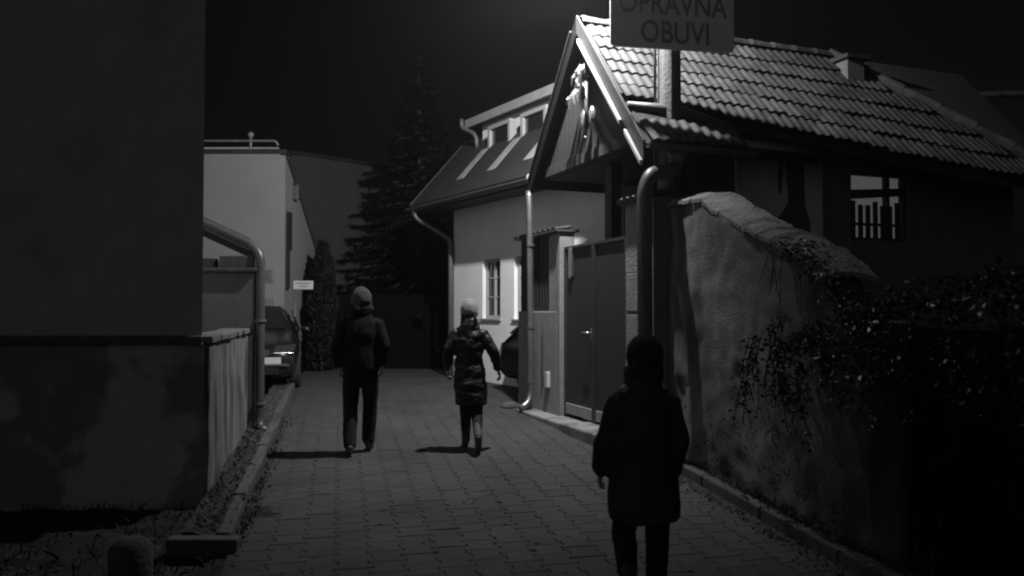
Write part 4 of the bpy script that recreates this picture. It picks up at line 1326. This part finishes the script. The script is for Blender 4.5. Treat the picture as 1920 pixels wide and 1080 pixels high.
    for sd in 'lr':
        el, wr = J['el' + sd], J['wr' + sd]
        limb(c, [J['sh' + sd], el, wr.lerp(el, .08)], r(*P.get('sleeve_r', (.075, .066, .05))))
    co = finish(remesh(c, .011, 5), P['coat_name'], P['coat_m'], root, T, P.get('folds', .012), P.get('fs', 8), 1, P.get('vert', .5))
    # ---- collar / scarf, hat, hair
    k = MB()
    for i in range(2):
        pts = []
        for q in range(17):
            a = 2 * math.pi * q / 16
            pts.append(sc_((.085 * math.cos(a) * (1 + .06 * math.sin(3 * a + i)), .012 + .085 * math.sin(a), P['collar_z'] + .035 * i + .02 * math.sin(a + 2))))
        k.tube(pts, P.get('collar_r', .036) * S, 10)
    finish(remesh(k, .009, 3), P['collar_name'], P['collar_m'], root, T, .008, 22, 2)
    hm = MB()
    hw, hh_ = P.get('hat_w', 1), P.get('hat_h', 1)
    prof = P.get('hat_p', ((-.045, .93), (-.03, 1.0), (0, 1.02), (.03, 1.0), (.06, .93), (.09, .78), (.115, .55), (.13, .3), (.136, .05)))
    rings = [[hp(.093 * rr * hw * math.cos(2 * math.pi * j / 24), -.004 + .113 * rr * hw * math.sin(2 * math.pi * j / 24), zz * hh_ - (.02 * math.sin(2 * math.pi * j / 24) if zz < 0 else 0)) for j in range(24)] for zz, rr in prof]
    hm.loft(rings)
    limb(hm, [hp(-.0, .0, .0), hp(0, 0, .02)], r(.02, .02))
    finish(remesh(hm, .008, 3), 'hat', P['hat_m'], root, T, .004, 26, 5)
    hr = MB()
    for x0 in (-.06, -.03, 0, .03, .06):
        limb(hr, [hp(x0, -.07, -.02), hp(x0 * 1.15, -.085, -.09), hp(x0 * 1.2, -.075, -.09 - P.get('hair', .04))], r(.028, .03, .018), 10)
    finish(remesh(hr, .008, 2), 'hair', P['hair_m'], root, T, .006, 30, 8)
    return root, T, S

yaw_st = math.atan2(.2118, .9773)
YA = 8.72
person(Vector((-1.645, YA, g(YA))), yaw_st * .6, 'man walking away on the left in dark jacket and grey knit hat', dict(
    h=1.80, turn=.5,
    j=dict(head=(0, .02, 1.615), shl=(-.165, 0, 1.375), shr=(.165, 0, 1.375), ell=(-.245, -.05, 1.14), elr=(.245, -.04, 1.14), wrl=(-.23, .07, .92), wrr=(.225, .08, .93),
           hipl=(-.09, 0, .90), hipr=(.09, 0, .90), knl=(-.105, .0, .49), knr=(.095, .10, .50), anl=(-.10, -.14, .085), anr=(.075, .13, .10), tol=(-.125, .03, .03), tor=(.10, .30, .06)),
    shoe=M['shoe'], boot_h=.05, sole=True, trouser_end=.05, trouser_r=(.103, .078, .07),
    coat=[(0, 0, .84, .165, .12), (0, 0, .90, .195, .14), (0, 0, 1.0, .19, .14), (0, 0, 1.15, .185, .135), (0, 0, 1.28, .20, .14), (0, 0, 1.38, .175, .125), (0, 0, 1.45, .125, .105), (0, 0, 1.52, .09, .09)],
    coat_name='jacket', coat_m=M['coat'], folds=.014, fs=8, collar_z=1.475, collar_name='hood', collar_m=M['coat'], collar_r=.042,
    hat_m=M['knitgrey'], hat_w=1.13, hat_h=1.12, hair_m=M['hair'], hair=.05))
YB = 8.92
person(Vector((-.475, YB, g(YB))), yaw_st * .5, 'woman mid stride in pale hat, shiny dark jacket and pale boots', dict(
    h=1.66, turn=-.1,
    j=dict(head=(0, .025, 1.615), shl=(-.15, 0, 1.36), shr=(.15, 0, 1.36), ell=(-.25, -.03, 1.14), elr=(.285, -.06, 1.14), wrl=(-.25, .10, .93), wrr=(.345, .03, .93),
           hipl=(-.085, 0, .90), hipr=(.085, 0, .90), knl=(-.04, .09, .50), knr=(.085, -.02, .47), anl=(-.03, .16, .085), anr=(.085, -.33, .19), tol=(-.04, .33, .03), tor=(.095, -.22, .03)),
    shoe=M['boot'], boot_h=.3, trouser_end=.3, sole=True, trouser_r=(.1, .075, .055),
    coat=[(.02, -.02, .54, .19, .16), (.015, -.015, .75, .195, .155), (0, 0, .92, .185, .14), (0, 0, 1.08, .165, .125), (0, 0, 1.27, .185, .135), (0, 0, 1.37, .165, .12), (0, 0, 1.44, .12, .10), (0, 0, 1.5, .085, .085)],
    coat_name='jacket', coat_m=M['puffer'], folds=.018, fs=10, vert=1.2, collar_z=1.47, collar_name='scarf', collar_m=M['scarf'], collar_r=.034,
    hat_m=M['knit'], hat_w=1.12, hat_h=1.16, hair_m=M['hair'], hair=.10))
YC = 4.5
person(Vector((.735, YC, g(YC))), yaw_st * .3, 'woman nearest the camera in black knee length coat and round black hat', dict(
    h=1.60, turn=0,
    j=dict(head=(.015, .015, 1.61), shl=(-.14, 0, 1.34), shr=(.15, 0, 1.34), ell=(-.225, -.03, 1.09), elr=(.205, -.02, 1.09), wrl=(-.245, .08, .90), wrr=(.185, .06, .88),
           hipl=(-.09, 0, .90), hipr=(.09, 0, .90), knl=(-.115, .03, .52), knr=(.085, .02, .49), anl=(-.165, -.33, .385), anr=(.085, .03, .085), tol=(-.165, -.43, .22), tor=(.10, .20, .03)),
    shoe=M['shoe'], boot_h=.22, trouser_end=.1, sole=True, trouser_r=(.098, .075, .06),
    coat=[(0, 0, .615, .205, .165), (0, 0, .64, .225, .175), (0, 0, .80, .22, .175), (0, 0, .98, .215, .165), (0, 0, 1.15, .195, .155), (0, 0, 1.27, .185, .15), (0, 0, 1.36, .165, .135), (0, 0, 1.44, .12, .115), (0, 0, 1.51, .092, .098)],
    coat_name='coat', coat_m=M['coatwool'], folds=.014, fs=9, sleeve_r=(.08, .08, .068), collar_z=1.50, collar_name='scarf', collar_m=M['coatwool'], collar_r=.034,
    hat_m=M['knitdark'], hat_w=1.12, hat_h=1.0, hat_p=((-.09, .80), (-.06, .97), (-.02, 1.08), (.02, 1.10), (.06, 1.03), (.095, .85), (.12, .6), (.135, .3), (.14, .05)), hair_m=M['hair'], hair=.05))

# ------------------------------------------------------------------ haze volume added to give the lens glow around the lamp
hz = bpy.data.materials.new('lamp_glow_haze'); hz.use_nodes = True
nt = hz.node_tree; nt.nodes.clear()
vo = nt.nodes.new('ShaderNodeVolumePrincipled')
vo.inputs['Color'].default_value = (.9, .9, .9, 1)
vo.inputs['Density'].default_value = .0050
vo.inputs['Anisotropy'].default_value = .87
mo = nt.nodes.new('ShaderNodeOutputMaterial')
nt.links.new(vo.outputs[0], mo.inputs['Volume'])
HZ = MB().box((-20, -4, -1.5), (44, 0, 0), (0, 60, 0), (0, 0, 14)).build('lens_glow_volume', hz)
prop(HZ, kind='stuff')
